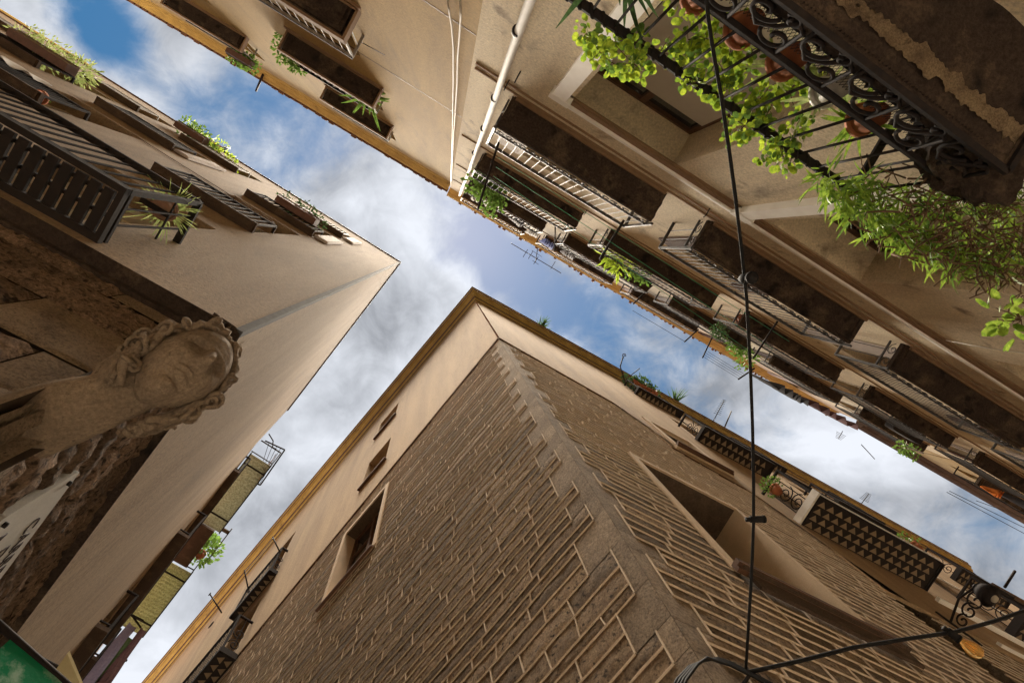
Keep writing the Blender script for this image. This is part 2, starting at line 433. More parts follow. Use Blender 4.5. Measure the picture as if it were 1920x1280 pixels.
def cornice(fl, fr, ul, ur, prof, root, mat, name='cornice', cornerless=None):
    """profile (d,z) swept along face fl (to ul), round the shared corner, along fr (to ur)"""
    mb = MB(None); rings = []
    for d, z in prof:
        n1, n2 = fl.n, fr.n
        # corner offset point: q.n1=d, q.n2=d
        det = n1.x * n2.y - n1.y * n2.x
        qx = (d * n2.y - d * n1.y) / det; qy = (n1.x * d - n2.x * d) / det
        c = Vector((fl.P.x + qx, fl.P.y + qy, z + EYE))
        rings.append((fl.pt(ul, d, z), c, fr.pt(ur, d, z)))
    pts = []; 
    for a, b, c in rings: pts += [a, b, c]
    fs = []
    for i in range(len(prof) - 1):
        for j in range(2): fs.append((i * 3 + j, i * 3 + j + 1, i * 3 + 3 + j + 1, i * 3 + 3 + j))
    mb.add(pts, fs, [(p.x, p.z) for p in pts])
    return mb.build(name, mat, root)

def cornice1(f, u0, u1, prof, root, mat, name='cornice'):
    mb = MB(f)
    n = len(prof)
    p = [(u0, d, z) for d, z in prof] + [(u1, d, z) for d, z in prof]
    mb.fadd(p, [(i, i + 1, n + i + 1, n + i) for i in range(n - 1)] + [tuple(range(n)), tuple(range(2 * n - 1, n - 1, -1))])
    return mb.build(name, mat, root)

def roof(pts, z, root, mat, th=.25):
    mb = MB(None); n = len(pts)
    p = [Vector((x, y, z + EYE)) for x, y in pts] + [Vector((x, y, z + EYE + th)) for x, y in pts]
    mb.add(p, [tuple(range(n)), tuple(range(2 * n - 1, n - 1, -1))] + [(i, (i + 1) % n, (i + 1) % n + n, i + n) for i in range(n)])
    return mb.build('roof', mat, root)
def fp(f, u, d):
    q = f.P + f.u * u + f.n * d; return (q.x, q.y)

# ---------------------------------------------------------------- plants
def leaf(mb, base, dirv, up, L, W, kind, rnd):
    dirv = dirv.normalized(); side = dirv.cross(up)
    if side.length < .01: side = dirv.cross(Vector((1, .3, 0)))
    side.normalize(); nrm = side.cross(dirv)
    if kind == 'round':
        n = 7; c = base + dirv * L * .55; pts = [c + nrm * L * .06]
        for i in range(n):
            a = 2 * math.pi * i / n; pts.append(c + dirv * math.cos(a) * L * .5 + side * math.sin(a) * W * .5 - nrm * L * .04)
        mb.add(pts, [(0, 1 + i, 1 + (i + 1) % n) for i in range(n)], None, True)
    elif kind == 'long':
        k = 5; pts = []; dr = rnd.uniform(.3, 1.0)
        for i in range(k + 1):
            t = i / k; w = W * .5 * math.sin(math.pi * min(1, t * .85 + .12)) ; p = base + dirv * L * t - Vector((0, 0, 1)) * L * dr * t * t * .6
            pts += [p - side * w, p + side * w]
        mb.add(pts, [(2 * i, 2 * i + 1, 2 * i + 3, 2 * i + 2) for i in range(k)], None, True)
    else:
        p = [base, base + dirv * L * .5 + side * W * .5 - nrm * L * .05, base + dirv * L, base + dirv * L * .5 - side * W * .5 - nrm * L * .05]
        mb.add(p, [(0, 1, 2), (0, 2, 3)], None, True)

def rv(rnd): 
    while True:
        v = Vector((rnd.uniform(-1, 1), rnd.uniform(-1, 1), rnd.uniform(-1, 1)))
        if .05 < v.length < 1: return v

def bush(mbL, mbS, spots, n, rad, L, W, kind, rnd, upb=.3, stems=True, root=None):
    """leaf clumps scattered about a list of world points"""
    for _ in range(n):
        c = rnd.choice(spots); v = rv(rnd); p = c + v * rad
        dd = (v + rv(rnd) * .7 + Vector((0, 0, upb)))
        leaf(mbL, p, dd, Vector((0, 0, 1)) + rv(rnd) * .6, L * rnd.uniform(.6, 1.25), W * rnd.uniform(.7, 1.2), kind, rnd)
    if stems:
        b = root or spots[0]
        for c in spots:
            for _ in range(2):
                e = c + rv(rnd) * rad * .8; m = (b + e) / 2 + rv(rnd) * rad * .3
                mbS.tube([b, m, e], .004, 4, True, taper=.5)

def planter_box(f, u0, u1, d0, d1, z0, z1, label, group=None, mat=None, plants=None, seed=1, lm=None, nl=240, rad=.12, L=.06, W=.03, kind='pt', spread=.1, upb=.6, rise=.12):
    t = thing('potted_plant', f.pt((u0 + u1) / 2, (d0 + d1) / 2, z0), label, 'plant', group)
    b = MB(f); w = .012
    top = .02
    pts = [(u0 + .03, d0 + .02, z0), (u1 - .03, d0 + .02, z0), (u1 - .03, d1 - .02, z0), (u0 + .03, d1 - .02, z0), (u0, d0, z1), (u1, d0, z1), (u1, d1, z1), (u0, d1, z1)]
    b.fadd(pts, [(0, 3, 2, 1), (0, 1, 5, 4), (1, 2, 6, 5), (2, 3, 7, 6), (3, 0, 4, 7)])
    b.box(u0 - .01, u1 + .01, d0 - .01, d0, z1 - .03, z1); b.box(u0 - .01, u1 + .01, d1, d1 + .01, z1 - .03, z1)
    o = b.build('pot', mat or mTerra, t)
    s = MB(f); s.box(u0 + .01, u1 - .01, d0 + .01, d1 - .01, z1 - .04, z1 - .03); sub(s, 'soil', mStem, o)
    rnd = random.Random(seed); lv = MB(None); sm = MB(None)
    n = max(1, int((u1 - u0) / .12)); sp = [f.pt(u0 + (u1 - u0) * (i + .5) / n + rnd.uniform(-.03, .03), (d0 + d1) / 2 + rnd.uniform(-spread, spread), z1 + rnd.uniform(.02, rise)) for i in range(n)]
    bush(lv, sm, sp, nl, rad, L, W, kind, rnd, upb, True, f.pt((u0 + u1) / 2, (d0 + d1) / 2, z1 - .03))
    lv.build('leaves', lm or mLeafG, t); sm.build('stem', mStem, t)
    return t

def round_pot(mb, c, r, h, n=20):
    """flower pot with rim, foot and open top, world coords, c = centre of its foot"""
    prof = [(0, 0), (r * .68, 0), (r * .95, h * .8), (r * .95, h * .8), (r * 1.08, h * .8), (r * 1.1, h), (r * .98, h), (r * .9, h * .86), (0, h * .86)]
    pts = []; 
    for i in range(n):
        a = 2 * math.pi * i / n
        for q, z in prof: pts.append(c + Vector((math.cos(a) * q, math.sin(a) * q, z)))
    k = len(prof)
    mb.add(pts, [(i * k + j, i * k + j + 1, ((i + 1) % n) * k + j + 1, ((i + 1) % n) * k + j) for i in range(n) for j in range(k - 1)], None, True)

def pot_plant(c, r, h, label, lm, kind, n, rad, L, W, seed, mat=None, group=None, spots=None, upb=.4):
    t = thing('potted_plant', c, label, 'plant', group)
    b = MB(None); round_pot(b, c, r, h); b.build('pot', mat or mTerra, t)
    rnd = random.Random(seed); lv = MB(None); sm = MB(None); top = c + Vector((0, 0, h))
    if kind == 'long':
        for _ in range(n):
            v = rv(rnd); v.z = abs(v.z) * .8 + .1
            leaf(lv, top + Vector((rnd.uniform(-r, r) * .4, rnd.uniform(-r, r) * .4, 0)), v, Vector((0, 0, 1)) + rv(rnd) * .3, L * rnd.uniform(.5, 1.2), W, 'long', rnd)
    else:
        bush(lv, sm, spots or [top + Vector((0, 0, rad * .5))], n, rad, L, W, kind, rnd, upb, True, top)
    lv.build('leaves', lm, t); sm.build('stem', mStem, t)
    return t
G0 = -EYE
def lin(*pts):
    def g(u):
        for (a, b), (c, d) in zip(pts, pts[1:]):
            if u <= c: return b + (d - b) * max(0, (u - a)) / (c - a)
        return pts[-1][1]
    return g

# ================================================================ ground
g = MB(None); g.add([(-90, -90, 0), (90, -90, 0), (90, 90, 0), (-90, 90, 0)], [(0, 1, 2, 3)])
mGround = M('paving stone', (.58, .53, .46), .85, (.48, .43, .37), 3, .4, 20)
go = g.build('ground', mGround); tag(go, 'worn stone paving of the narrow alley', None, None, 'structure')

# ================================================================ HOUSE A : tan corner house on the left
hA = thing('corner_house', A1.pt(0, 0, G0), 'tan plastered corner house at left with sandstone ground floor and slatted balcony', 'building', None)
colsA = [(1.27, 2.42), (3.88, 5.05), (6.13, 7.2), (8.6, 9.7)]
flA = [(3.72, 6.04), (7.1, 9.43), (10.2, 12.42), (13.1, 15.05)]
HA = [(a, b, c, e) for a, b in colsA for c, e in flA]
w = MB(A1); wall_mesh(w, 0, 12.5, 3.5, 17.0, HA, 0, rec=.28)
w2 = MB(A2); wall_mesh(w2, 0, 5.9, 3.5, 17.0, [], 0)
b = len(w.v); w.v += w2.v; w.uv += w2.uv; w.q += [(tuple(i + b for i in f), s) for f, s in w2.q]
w.build('wall', mA, hA)
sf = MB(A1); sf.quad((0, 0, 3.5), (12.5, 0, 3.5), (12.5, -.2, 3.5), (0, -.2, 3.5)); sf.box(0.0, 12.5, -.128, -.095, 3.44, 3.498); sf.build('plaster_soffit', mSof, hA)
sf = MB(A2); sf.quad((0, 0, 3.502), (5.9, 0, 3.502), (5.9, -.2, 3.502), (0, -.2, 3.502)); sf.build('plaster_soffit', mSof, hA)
for h in HA: window(A1, hA, h, rec=.28, kind='blind' if h[2] < 4 else 'french')
e = MB(A1); e.box(-.02, 12.5, -.02, .035, 17.0, 17.05); e.build('roof_edge', mWood, hA)
e = MB(A2); e.box(.0, 5.9, -.02, .035, 17.0, 17.048); e.build('roof_edge', mWood, hA)
c = MB(None)
q = [fp(A1, .035, .012), fp(A1, -.012, .012), fp(A2, .035, .012), fp(A1, .0, -.01)]
c.add([Vector((x, y, z + EYE)) for z in (3.46, 16.99) for x, y in q], [(0, 1, 5, 4), (1, 2, 6, 5), (2, 3, 7, 6), (3, 0, 4, 7), (0, 3, 2, 1)]); c.build('corner_strip', mLead, hA)
roof([fp(A1, 0, -.02), fp(A1, 12.5, -.02), fp(A1, 12.5, -9), fp(A2, 5.9, -5), fp(A2, 5.9, -.02)], 16.9, hA, mTile, .09)
# stone storey, stepped back beneath the plaster
s1 = masonry(A1, 3, .0, 12.5, G0, 3.5, hs=(.36, .47), ls=(.5, 1.2), gap=.008, mortar=False, bulge=.020, quoin=(.34, .66, (1, 1, 1)), d=-.13, rough=.022, cell=.032)
s2 = masonry(A2, 5, .0, 5.9, G0, 3.5, hs=(.16, .30), ls=(.25, .8), gap=.008, mortar=False, bulge=.022, quoin=(.26, .5, (2, 2)), d=-.07, rough=.022, cell=.032)
for nm, i, mt in (('stone_wall', 0, mGS), ('corner_stones', 1, mGS2)):
    for s in (s1, s2): s[i].build(nm, mt, hA)
for s in (s1, s2): s[3].build('wall_joints', mJoint, hA)

# --- slatted timber balcony (first floor)
s = MB(A1); U0, U1, D, Z = 1.0, 3.3, .385, 3.62
s.box(U0, U0 + .035, .0, D, Z + .0, Z + .05); s.box(U0, U1, D - .04, D + .002, Z - .002, Z + .055); s.box(U0 + .035, U1, -.01, .05, Z - .0, Z + .05)
k = U0 + .06
while k < U1:
    s.box(k, k + .060, .05, D - .055, Z + .02, Z + .045); k += .085
s.box(U0 + .07, U1, .15, .175, Z + .056, Z + .085); s.box(U0 + .07, U1, .27, .295, Z + .056, Z + .085)
bo = s.build('balcony', mSlat, hA); bo['label'] = 'black slatted timber balcony'
r = MB(A1); railing(r, A1, U0 + .02, U1, D - .02, Z + .07, .98, .115, rw=.055, rh=.03, br=.009, low=.03, ends=(True, False)); sub(r, 'railing', mIron, bo)
# --- shallow balconies on the upper floors
for (a, b_), fz in [(c_, z_) for c_ in colsA for z_ in (7.02, 10.1, 13.0)]:
    s = MB(A1); d = .115
    s.box(a, b_ + .1, -.02, d, fz - .0, fz + .06); s.box(a - .02, b_ + .12, d, d + .02, fz + .02, fz + .07); s.box(a - .025, a - .0, -.01, d + .021, fz + .02, fz + .072); s.box(b_ + .1, b_ + .125, -.01, d + .021, fz + .02, fz + .072)
    s.box(a + .05, b_ + .05, .03, .045, fz - .02, fz)
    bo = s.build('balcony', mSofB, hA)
    r = MB(A1); railing(r, A1, a + .01, b_ + .09, d - .01, fz + .06, .86, .10, rw=.035, rh=.03, br=.009, square=True, low=.05); sub(r, 'railing', mIron if fz < 12 else mZinc, bo)
# folded slatted shutters beside some doors
for (u, z0, z1) in ((3.62, 10.25, 11.9), (.98, 13.2, 14.7), (.98, 10.3, 11.9)):
    s = MB(A1); s.box(u, u + .26, .012, .05, z0, z1)
    for i in range(int((z1 - z0) / .07)): s.box(u + .02, u + .24, .05, .062, z0 + i * .07 + .01, z0 + i * .07 + .05)
    s.build('shutter', mShut, hA)
# a thin cable clipped to the wall
sh_ = MB(A1); sh_.box(1.04, 1.25, .20, .24, 4.35, 4.368); sh_.bar((1.03, .02, 4.345), (1.03, .37, 4.345), .012, .012); sh_.build('pot_ledge', mIron, hA)
s = MB(A1); s.tube([(3.9, .012, 9.2), (2.6, .012, 9.1), (1.6, .012, 9.0), (1.6, .012, 8.8)], .006, 5); s.build('wall_cable', mWood, hA)

# --- penthouse behind the parapet with a yellow eave
hp = MB(A1); a = 9.9
hp.box(a, 14.5, -.45, .06, 17.3, 17.42); hp.box(a + .03, 14.5, -.42, .02, 17.06, 17.3)
hp.build('penthouse_eave', M('yellow paint', (.72, .58, .22), .8, (.62, .48, .18), 4), hA)

# --- pots and plants on house A
pc = A1.pt(1.32, .17, 4.1)
c = A1.hor((318, 392), 4.15); pp = pot_plant(A1.pt(1.14, .22, 4.37), .085, .15, 'round terracotta pot of pale arching grass in the corner of the slatted balcony', mLeafP, 'long', 110, .1, .27, .010, 11, M('dusty terracotta', (.36, .22, .16), .8, (.25, .15, .11), 9))
pot_plant(A1.pt(3.98, .06, 7.1), .075, .16, 'terracotta bowl showing through the railing above the slatted balcony', mLeafG, 'pt', 30, .05, .05, .02, 12)
gA = 'planter boxes along the balconies of the tan corner house'
planter_box(A1, 1.42, 2.28, .125, .29, 10.75, 10.98, 'long brown planter box of small shrubs hung nearest the sharp roof corner', gA, mPlant, seed=3, lm=mLeafD, nl=260, rad=.14, rise=.3, L=.07, W=.035)
planter_box(A1, 5.0, 5.75, .10, .27, 13.75, 13.98, 'brown trough with leafy shoots spilling over it, midway along the tan roofline', gA, mPlant, seed=4, lm=mLeafG, nl=420, rad=.2, rise=.35, L=.09, W=.05)
planter_box(A1, 6.15, 7.2, .12, .30, 10.8, 11.05, 'dark red-brown planter crowded with feathery green plants at the top left corner', gA, mPlant, seed=5, lm=mLeafP, nl=700, rad=.22, rise=.4, L=.11, W=.03)
planter_box(A1, 5.9, 6.9, -.02, .10, 16.6, 17.0, 'low planter with spiky cactus stems on the edge of the tan roof', gA, mTerra, seed=6, lm=mLeafY, nl=300, rad=.16, rise=.2, L=.12, W=.03)
planter_box(A1, 4.35, 5.1, .02, .12, 13.9, 14.05, 'narrow box of yellow-green leaves over the middle shuttered balcony', gA, mPlant, seed=7, lm=mLeafY, nl=340, rad=.16, rise=.3, L=.08, W=.04)
planter_box(A1, 8.2, 9.6, .05, .2, 10.9, 11.1, 'trough of thin grassy stems at the left edge of the photo', gA, mTerra, seed=8, lm=mLeafP, nl=420, rad=.25, rise=.3, L=.16, W=.015)
rnd = random.Random(4); cs = MB(None)
for i in range(16):
    b0 = A1.pt(5.6 + i * .1 + rnd.uniform(-.04, .04), .03, 16.95); t_ = b0 + Vector((rnd.uniform(-.05, .05), 0, rnd.uniform(.3, .7))) + Vector((A1.n.x, A1.n.y, 0)) * rnd.uniform(.02, .2)
    m_ = (b0 + t_) / 2 + rv(rnd) * .05; cs.tube([b0, m_, t_], .022, 6, True, taper=.6)
o = cs.build('cactus', mLeafD); tag(o, 'row of dark columnar cactus stems standing on the tan roof edge', 'plant')
s = MB(A1)
for i in range(10): s.tube([(7.3 + i * .13, -.02, 17.02), (7.3 + i * .13, .03, 17.28)], .006, 4)
s.box(7.2, 8.6, -.03, -.01, 17.05, 17.07); s.build('bird_spikes', mIron, hA)
# folding white sheet on line
def cloth(f, a, b_, drop, mat, label, cat='laundry', group=None, folds=5, amp=.03, seed=1, name='hanging_cloth', nu=22, nz=8, taper=0):
    rnd = random.Random(seed); mb = MB(f); th = .006; pts = []
    for side in (0, 1):
        for i in range(nu + 1):
            s_ = i / nu
            for j in range(nz + 1):
                t = j / nz
                u = a[0] + (b_[0] - a[0]) * s_; d = a[1] + (b_[1] - a[1]) * s_; z = a[2] + (b_[2] - a[2]) * s_
                u = u + ((a[0] + b_[0]) / 2 - u) * taper * t
                wv = math.sin(s_ * folds * 6.28 + math.sin(t * 3 + seed) * .8) * amp * (.3 + t)
                pts.append((u, d + wv + side * th, z - drop * t * (1 + .06 * math.sin(s_ * 9 + seed)) - .03 * math.sin(s_ * math.pi)))
    k = (nu + 1) * (nz + 1); fs = []
    for side in (0, 1):
        for i in range(nu):
            for j in range(nz):
                q0 = side * k + i * (nz + 1) + j; fs.append((q0, q0 + nz + 1, q0 + nz + 2, q0 + 1))
    mb.fadd(pts, fs, True)
    o = mb.build(name, mat); tag(o, label, cat, group); return o
cWhite = clothm('white cloth', (.74, .72, .68), (.62, .60, .57)); cBeige = clothm('beige cloth', (.60, .54, .42), (.50, .44, .34)); cBlue = clothm('blue cloth', (.05, .10, .42), (.03, .05, .25))
cPurple = clothm('lilac cloth', (.30, .26, .38), (.22, .19, .30)); cRed = clothm('dark red cloth', (.12, .05, .05), (.07, .03, .035)); cOr = clothm('orange cloth', (.70, .20, .03), (.55, .14, .02))
cGrn = clothm('green cloth', (.10, .16, .05), (.06, .10, .03)); cGrey = clothm('grey cloth', (.30, .27, .26), (.2, .18, .18)); cBlk = clothm('black cloth', (.03, .03, .035), (.05, .045, .05))
cloth(A1, (4.35, .16, 7.9), (4.95, .16, 7.92), .32, cWhite, 'white cloth draped over the rail left of the slatted balcony', 'laundry', None, 2, .02, 3)

# ================================================================ carved bust on the corner
bust = thing('carved_head', A1.pt(0, .02, 1.7), 'carved stone head of a woman with wavy hair jutting from the sandstone corner', 'sculpture')
fw = Vector((-PA[0], -PA[1], 0)).normalized(); sd = Vector((0, 0, 1)).cross(fw)     # forward out of the corner, sideways
def hframe(c, pitch, roll, yaw=0):
    f_ = (fw * math.cos(R(pitch)) - Vector((0, 0, 1)) * math.sin(R(pitch))); f_ = (f_ * math.cos(R(yaw)) + sd * math.sin(R(yaw))).normalized()
    u_ = (Vector((0, 0, 1)) - f_ * f_.z).normalized(); r_ = u_.cross(f_)
    u2 = u_ * math.cos(R(roll)) + r_ * math.sin(R(roll)); r2 = u2.cross(f_)
    return c, r2, f_, u2
hc = at_height((366, 683), 2.52)
HC = at_height((346, 690), 2.12)
HF = hframe(HC, 30, -8)
def g2(x, y, cx, cy, sx, sy): return math.exp(-((x - cx) / sx) ** 2 - ((y - cy) / sy) ** 2)
mb = MB(None); n1, n2 = 120, 90; pts = []
for j in range(n2 + 1):
    ph = math.pi * j / n2
    for i in range(n1):
        th = 2 * math.pi * i / n1
        x = math.sin(ph) * math.sin(th); y = math.sin(ph) * math.cos(th); z = math.cos(ph)
        X = x * .130; Y = y * .145; Zz = z * .196
        if z < 0: X *= (1 - .30 * z * z * (1 if y > 0 else .6)); Y *= 1 - .10 * z * z
        if y > 0:
            f = 0.0; fx = X / .130; fz = Zz / .196
            f += .045 * g2(fx, fz, 0, -.10, .13, .22) * 1.0                      # nose ridge and tip
            f += .030 * g2(fx, fz, 0, -.22, .19, .085)
            f += .012 * (g2(fx, fz, .17, -.24, .08, .07) + g2(fx, fz, -.17, -.24, .08, .07))
            f -= .034 * (g2(fx, fz, .40, .10, .20, .13) + g2(fx, fz, -.40, .10, .20, .13))  # sockets
            f += .024 * (g2(fx, fz, .39, .06, .13, .075) + g2(fx, fz, -.39, .06, .13, .075))  # eyeballs
            f += .007 * (g2(fx, fz, .39, .115, .17, .022) + g2(fx, fz, -.39, .115, .17, .022))
            f += .016 * (g2(fx, fz, .38, .25, .26, .045) + g2(fx, fz, -.38, .25, .26, .045))  # brows
            f += .018 * g2(fx, fz, 0, -.455, .25, .045) - .012 * g2(fx, fz, 0, -.50, .26, .018) + .019 * g2(fx, fz, 0, -.555, .20, .05)  # lips
            f -= .010 * g2(fx, fz, 0, -.66, .22, .05) + .012 * g2(fx, fz, 0, -.37, .06, .05)
            f += .028 * g2(fx, fz, 0, -.83, .28, .14)                             # chin
            f += .012 * (g2(fx, fz, .55, -.25, .28, .26) + g2(fx, fz, -.55, -.25, .28, .26))   # cheeks
            Y += f * 1.6 * min(1, y * 2.2)
        Y += .003 * noise.noise(Vector((X * 30, Y * 30, Zz * 30)))
        pts.append(HF[0] + HF[1] * X + HF[2] * Y + HF[3] * Zz)
fs = [(j * n1 + i, j * n1 + (i + 1) % n1, (j + 1) * n1 + (i + 1) % n1, (j + 1) * n1 + i) for j in range(n2) for i in range(n1)]
mb.add(pts, fs, None, True)
# neck and chest melting into the corner stone
CW = Vector((PA[0], PA[1], 0)) - fw * .10; CW.z = 1.97 + EYE; back = (CW - HC)
ax_ = back.normalized(); ux_ = sd; vx_ = ax_.cross(ux_).normalized()
Q = [(HC + HF[2] * -.04 + HF[3] * -.02, .070), (HC + back * .25 - HF[3] * .05, .076), (HC + back * .5 - HF[3] * .04, .086), (HC + back * .8 - HF[3] * .01, .10), (HC + back * 1.0, .11), (HC + back * 1.25, .11)]
pts = []; k = 40
for p, r_ in Q:
    for i in range(k):
        a = 2 * math.pi * i / k; sq = 1 + .05 * math.sin(3 * a + r_ * 20)
        pts.append(p + ux_ * math.cos(a) * r_ * 1.12 * sq + vx_ * math.sin(a) * r_ * sq)
mb.add(pts, [(j * k + i, j * k + (i + 1) % k, (j + 1) * k + (i + 1) % k, (j + 1) * k + i) for j in range(len(Q) - 1) for i in range(k)], None, True)
ob = mb.build('head', mBust, bust)
# the blocky stone support the neck grows from: a wedge wrapped round the corner
for z0_, z1_, uu_, dd_, nm_ in ((1.42, 1.985, .62, .012, 'support_block'), (.9, 1.405, .5, .0, 'support_block')):
    sbk = MB(None); k_ = 14; ring = [fp(A1, uu_, dd_ - .115), fp(A1, .10, dd_ - .095), fp(A1, .035, dd_ - .08), fp(A2, .03, dd_ - .06), fp(A2, .10, dd_ - .06), fp(A2, uu_ * .6, dd_ - .065), fp(A2, uu_ * .6, -.25), fp(A1, uu_, -.25)]
    R2 = []
    for (x0, y0), (x1, y1) in zip(ring, ring[1:] + ring[:1]):
        m_ = max(1, int(math.hypot(x1 - x0, y1 - y0) / .03)); R2 += [(x0 + (x1 - x0) * q_ / m_, y0 + (y1 - y0) * q_ / m_) for q_ in range(m_)]
    n_ = len(R2); cxm = sum(q[0] for q in R2) / n_; cym = sum(q[1] for q in R2) / n_; pts = []
    for j_ in range(k_ + 1):
        t_ = j_ / k_; sh_ = 1 - .05 * max(0, abs(t_ - .5) * 2 - .86) / .14
        for (x, y) in R2:
            v_ = Vector((x, y, z0_ + (z1_ - z0_) * t_)); e_ = noise.noise(v_ * 9) * .012 + noise.noise(v_ * 30) * .007
            pts.append(Vector((cxm + (x - cxm) * (sh_ + e_), cym + (y - cym) * (sh_ + e_), v_.z + EYE)))
    sbk.add(pts, [(j_ * n_ + i_, j_ * n_ + (i_ + 1) % n_, (j_ + 1) * n_ + (i_ + 1) % n_, (j_ + 1) * n_ + i_) for j_ in range(k_) for i_ in range(n_)] + [tuple(range(n_)), tuple(k_ * n_ + q for q in range(n_))], None, False)
    sbk.build(nm_, mGS2, bust)
ss = ob.modifiers.new('sub', 'SUBSURF'); ss.levels = 1; ss.render_levels = 1
# hair: wavy locks framing the face, parted over the forehead
hr = MB(None); rnd = random.Random(9)
for sgn in (-1, 1):
    for k in range(30):
        t0 = k / 29; pts = []; ph0 = rnd.uniform(0, 6.28); rad_ = rnd.uniform(.009, .016)
        for i in range(20):
            t = i / 19; a = R(4) + t * R(142)
            rr = .97 + t0 * .07; depth = .03 - t0 * .20
            X = sgn * math.sin(a) * .134 * rr * (1 + .2 * t * t); Zz = math.cos(a) * .206 * rr
            Y = depth + math.cos(a) * .02 + .03 * t0 - t * .02
            Y += .020 * math.sin(t * 20 + ph0 + k * .5); X += sgn * .014 * math.sin(t * 23 + k * .7 + ph0 * .3)
            if a > R(80): Zz -= (a - R(80)) * .05
            pts.append(HF[0] + HF[1] * X + HF[2] * Y + HF[3] * Zz)
        hr.tube(pts, rad_, 6, True)
    for k in range(34):   # curls
        a = rnd.uniform(R(15), R(140)); t0 = rnd.random(); rr = rnd.uniform(.98, 1.10)
        c_ = HF[0] + HF[1] * sgn * math.sin(a) * .141 * rr * (1 + .16 * (a / 2.5) ** 2) + HF[3] * (math.cos(a) * .207 * rr) + HF[2] * rnd.uniform(-.14, .05)
        pts = []; ax1 = rv(rnd).normalized(); ax2 = ax1.cross(HF[2]).normalized()
        for i in range(14):
            q_ = i / 13 * 8; r2 = .036 * (1 - i / 17)
            pts.append(c_ + ax1 * math.cos(q_) * r2 + ax2 * math.sin(q_) * r2)
        hr.tube(pts, .009, 5, True)
hr.build('hair', mBust, bust)
# ================================================================ HOUSE B : rubble corner house in the middle
hB = thing('rubble_house', B1.pt(0, 0, G0), 'corner house of rubble stone with raised pointing, plaster band and ochre cornice, in the centre', 'building')
w3 = [(3.35, 4.5, 7.45, 9.35, .22), (3.62, 4.46, 11.12, 12.5, .4), (3.7, 4.55, 14.4, 15.6, .4), (8.25, 9.3, 9.8, 11.9, .3), (8.25, 9.3, 12.6, 14.8, .3), (11.3, 12.2, 10.9, 12.3, .4)]
w4 = [(1.27, 2.74, 3.42, 5.62, .52), (3.35, 4.35, 8.3, 9.7, .3), (5.75, 6.8, 7.2, 9.4, .3), (5.75, 6.9, 11.3, 13.4, .3), (5.6, 6.7, 15.2, 16.8, .3), (10, 11.1, 7.2, 9.4, .3), (10, 11.1, 11.3, 13.4, .3), (5.05, 5.7, 1.0, 6.5, .3)]
zb1 = lin((0, 10.3), (8, 9.72), (16, 9.3), (23.5, 9.0)); zb2 = lin((0, 10.3), (2.97, 9.66), (3.03, 8.02), (4.4, 7.7), (4.98, 7.1), (5.02, 5.4), (24, 5.2))
ZW = 17.25
w = MB(B1); wall_mesh(w, 0, 23, zb1, ZW, [h for h in w3 if h[2] > 9.5], .03, step=.5)
us = [i * .5 for i in range(47)]
for a, b in zip(us, us[1:]): w.quad((a, .03, zb1(a)), (b, .03, zb1(b)), (b, -.02, zb1(b)), (a, -.02, zb1(a)))
w2 = MB(B2); wall_mesh(w2, 0, 23.5, zb2, ZW, [h for h in w4 if h[2] > 7], .03, step=.5)
us = [i * .5 for i in range(6)] + [2.97, 3.03, 3.5, 4, 4.4, 4.98, 5.02] + [5.5 + i for i in range(19)]
for a, b in zip(us, us[1:]): w2.quad((a, .03, zb2(a)), (b, .03, zb2(b)), (b, -.02, zb2(b)), (a, -.02, zb2(a)))
b = len(w.v); w.v += w2.v; w.uv += w2.uv; w.q += [(tuple(i + b for i in f), s) for f, s in w2.q]
w.build('wall', mB, hB)
prof = [(.03, 17.0), (.05, 17.0), (.05, 17.12), (.075, 17.15), (.075, 17.2), (.12, 17.24), (.15, 17.3), (.15, 17.36), (.21, 17.4), (.24, 17.46), (.24, 17.5), (.31, 17.52), (.325, 17.6), (.34, 17.62), (.34, 17.68), (.0, 17.75)]
cornice(B1, B2, 23, 23.5, prof, hB, mCor)
t_ = MB(None); 
cornice(B1, B2, 23, 23.5, [(.122, 17.237), (.153, 17.297), (.153, 17.33)], hB, mWood, 'cornice_shadow_line')  # dark strips paint in the shadow lines between the cornice bands
cornice(B1, B2, 23, 23.5, [(.243, 17.458), (.243, 17.516), (.312, 17.516), (.3235, 17.56)], hB, mWood, 'cornice_shadow_line')
cornice(B1, B2, 23, 23.5, [(.052, 17.06), (.052, 17.118), (.072, 17.146)], hB, mWood, 'cornice_shadow_line')
# flat tile edge above the cornice
cornice(B1, B2, 23, 23.5, [(.30, 17.685), (.37, 17.69), (.37, 17.72), (.1, 17.8)], hB, mTile, 'roof_edge')
roof([fp(B1, 0, 0), fp(B1, 23, 0), fp(B1, 23, -9), fp(B2, 23.5, -9), fp(B2, 23.5, 0)], 17.3, hB, mTile, .3)
sB1 = masonry(B1, 11, .0, 13.0, .6, 10.4, hs=(.09, .17), ls=(.24, .66), holes=[(w3[0][0] - .09, w3[0][1] + .09, w3[0][2] - .1, w3[0][3] + .1)], quoin=(.13, .29, (2, 2, 3, 2)), ztop=zb1, gap=.002, bulge=.004, rough=.006)
sB2 = masonry(B2, 23, .0, 13.0, .6, 10.4, hs=(.09, .17), ls=(.24, .66), holes=[(w4[0][0] - .09, w4[0][1] + .09, w4[0][2] - .1, w4[0][3] + .1), (5.05, 5.7, 1.0, 6.5), w4[1]], quoin=(.13, .28, (2, 2, 3)), ztop=zb2, gap=.002, bulge=.004, rough=.006)
for s in (sB1, sB2):
    s[0].build('stone_wall', mStone, hB); s[1].build('corner_stones', mQuoin, hB); s[2].build('mortar_pointing', mMort, hB)
bk = MB(B1); wall_mesh(bk, 0, 23, G0, 10.35, [w3[0]], -.012, rec=.5); bk.build('wall_backing', mStone, hB)
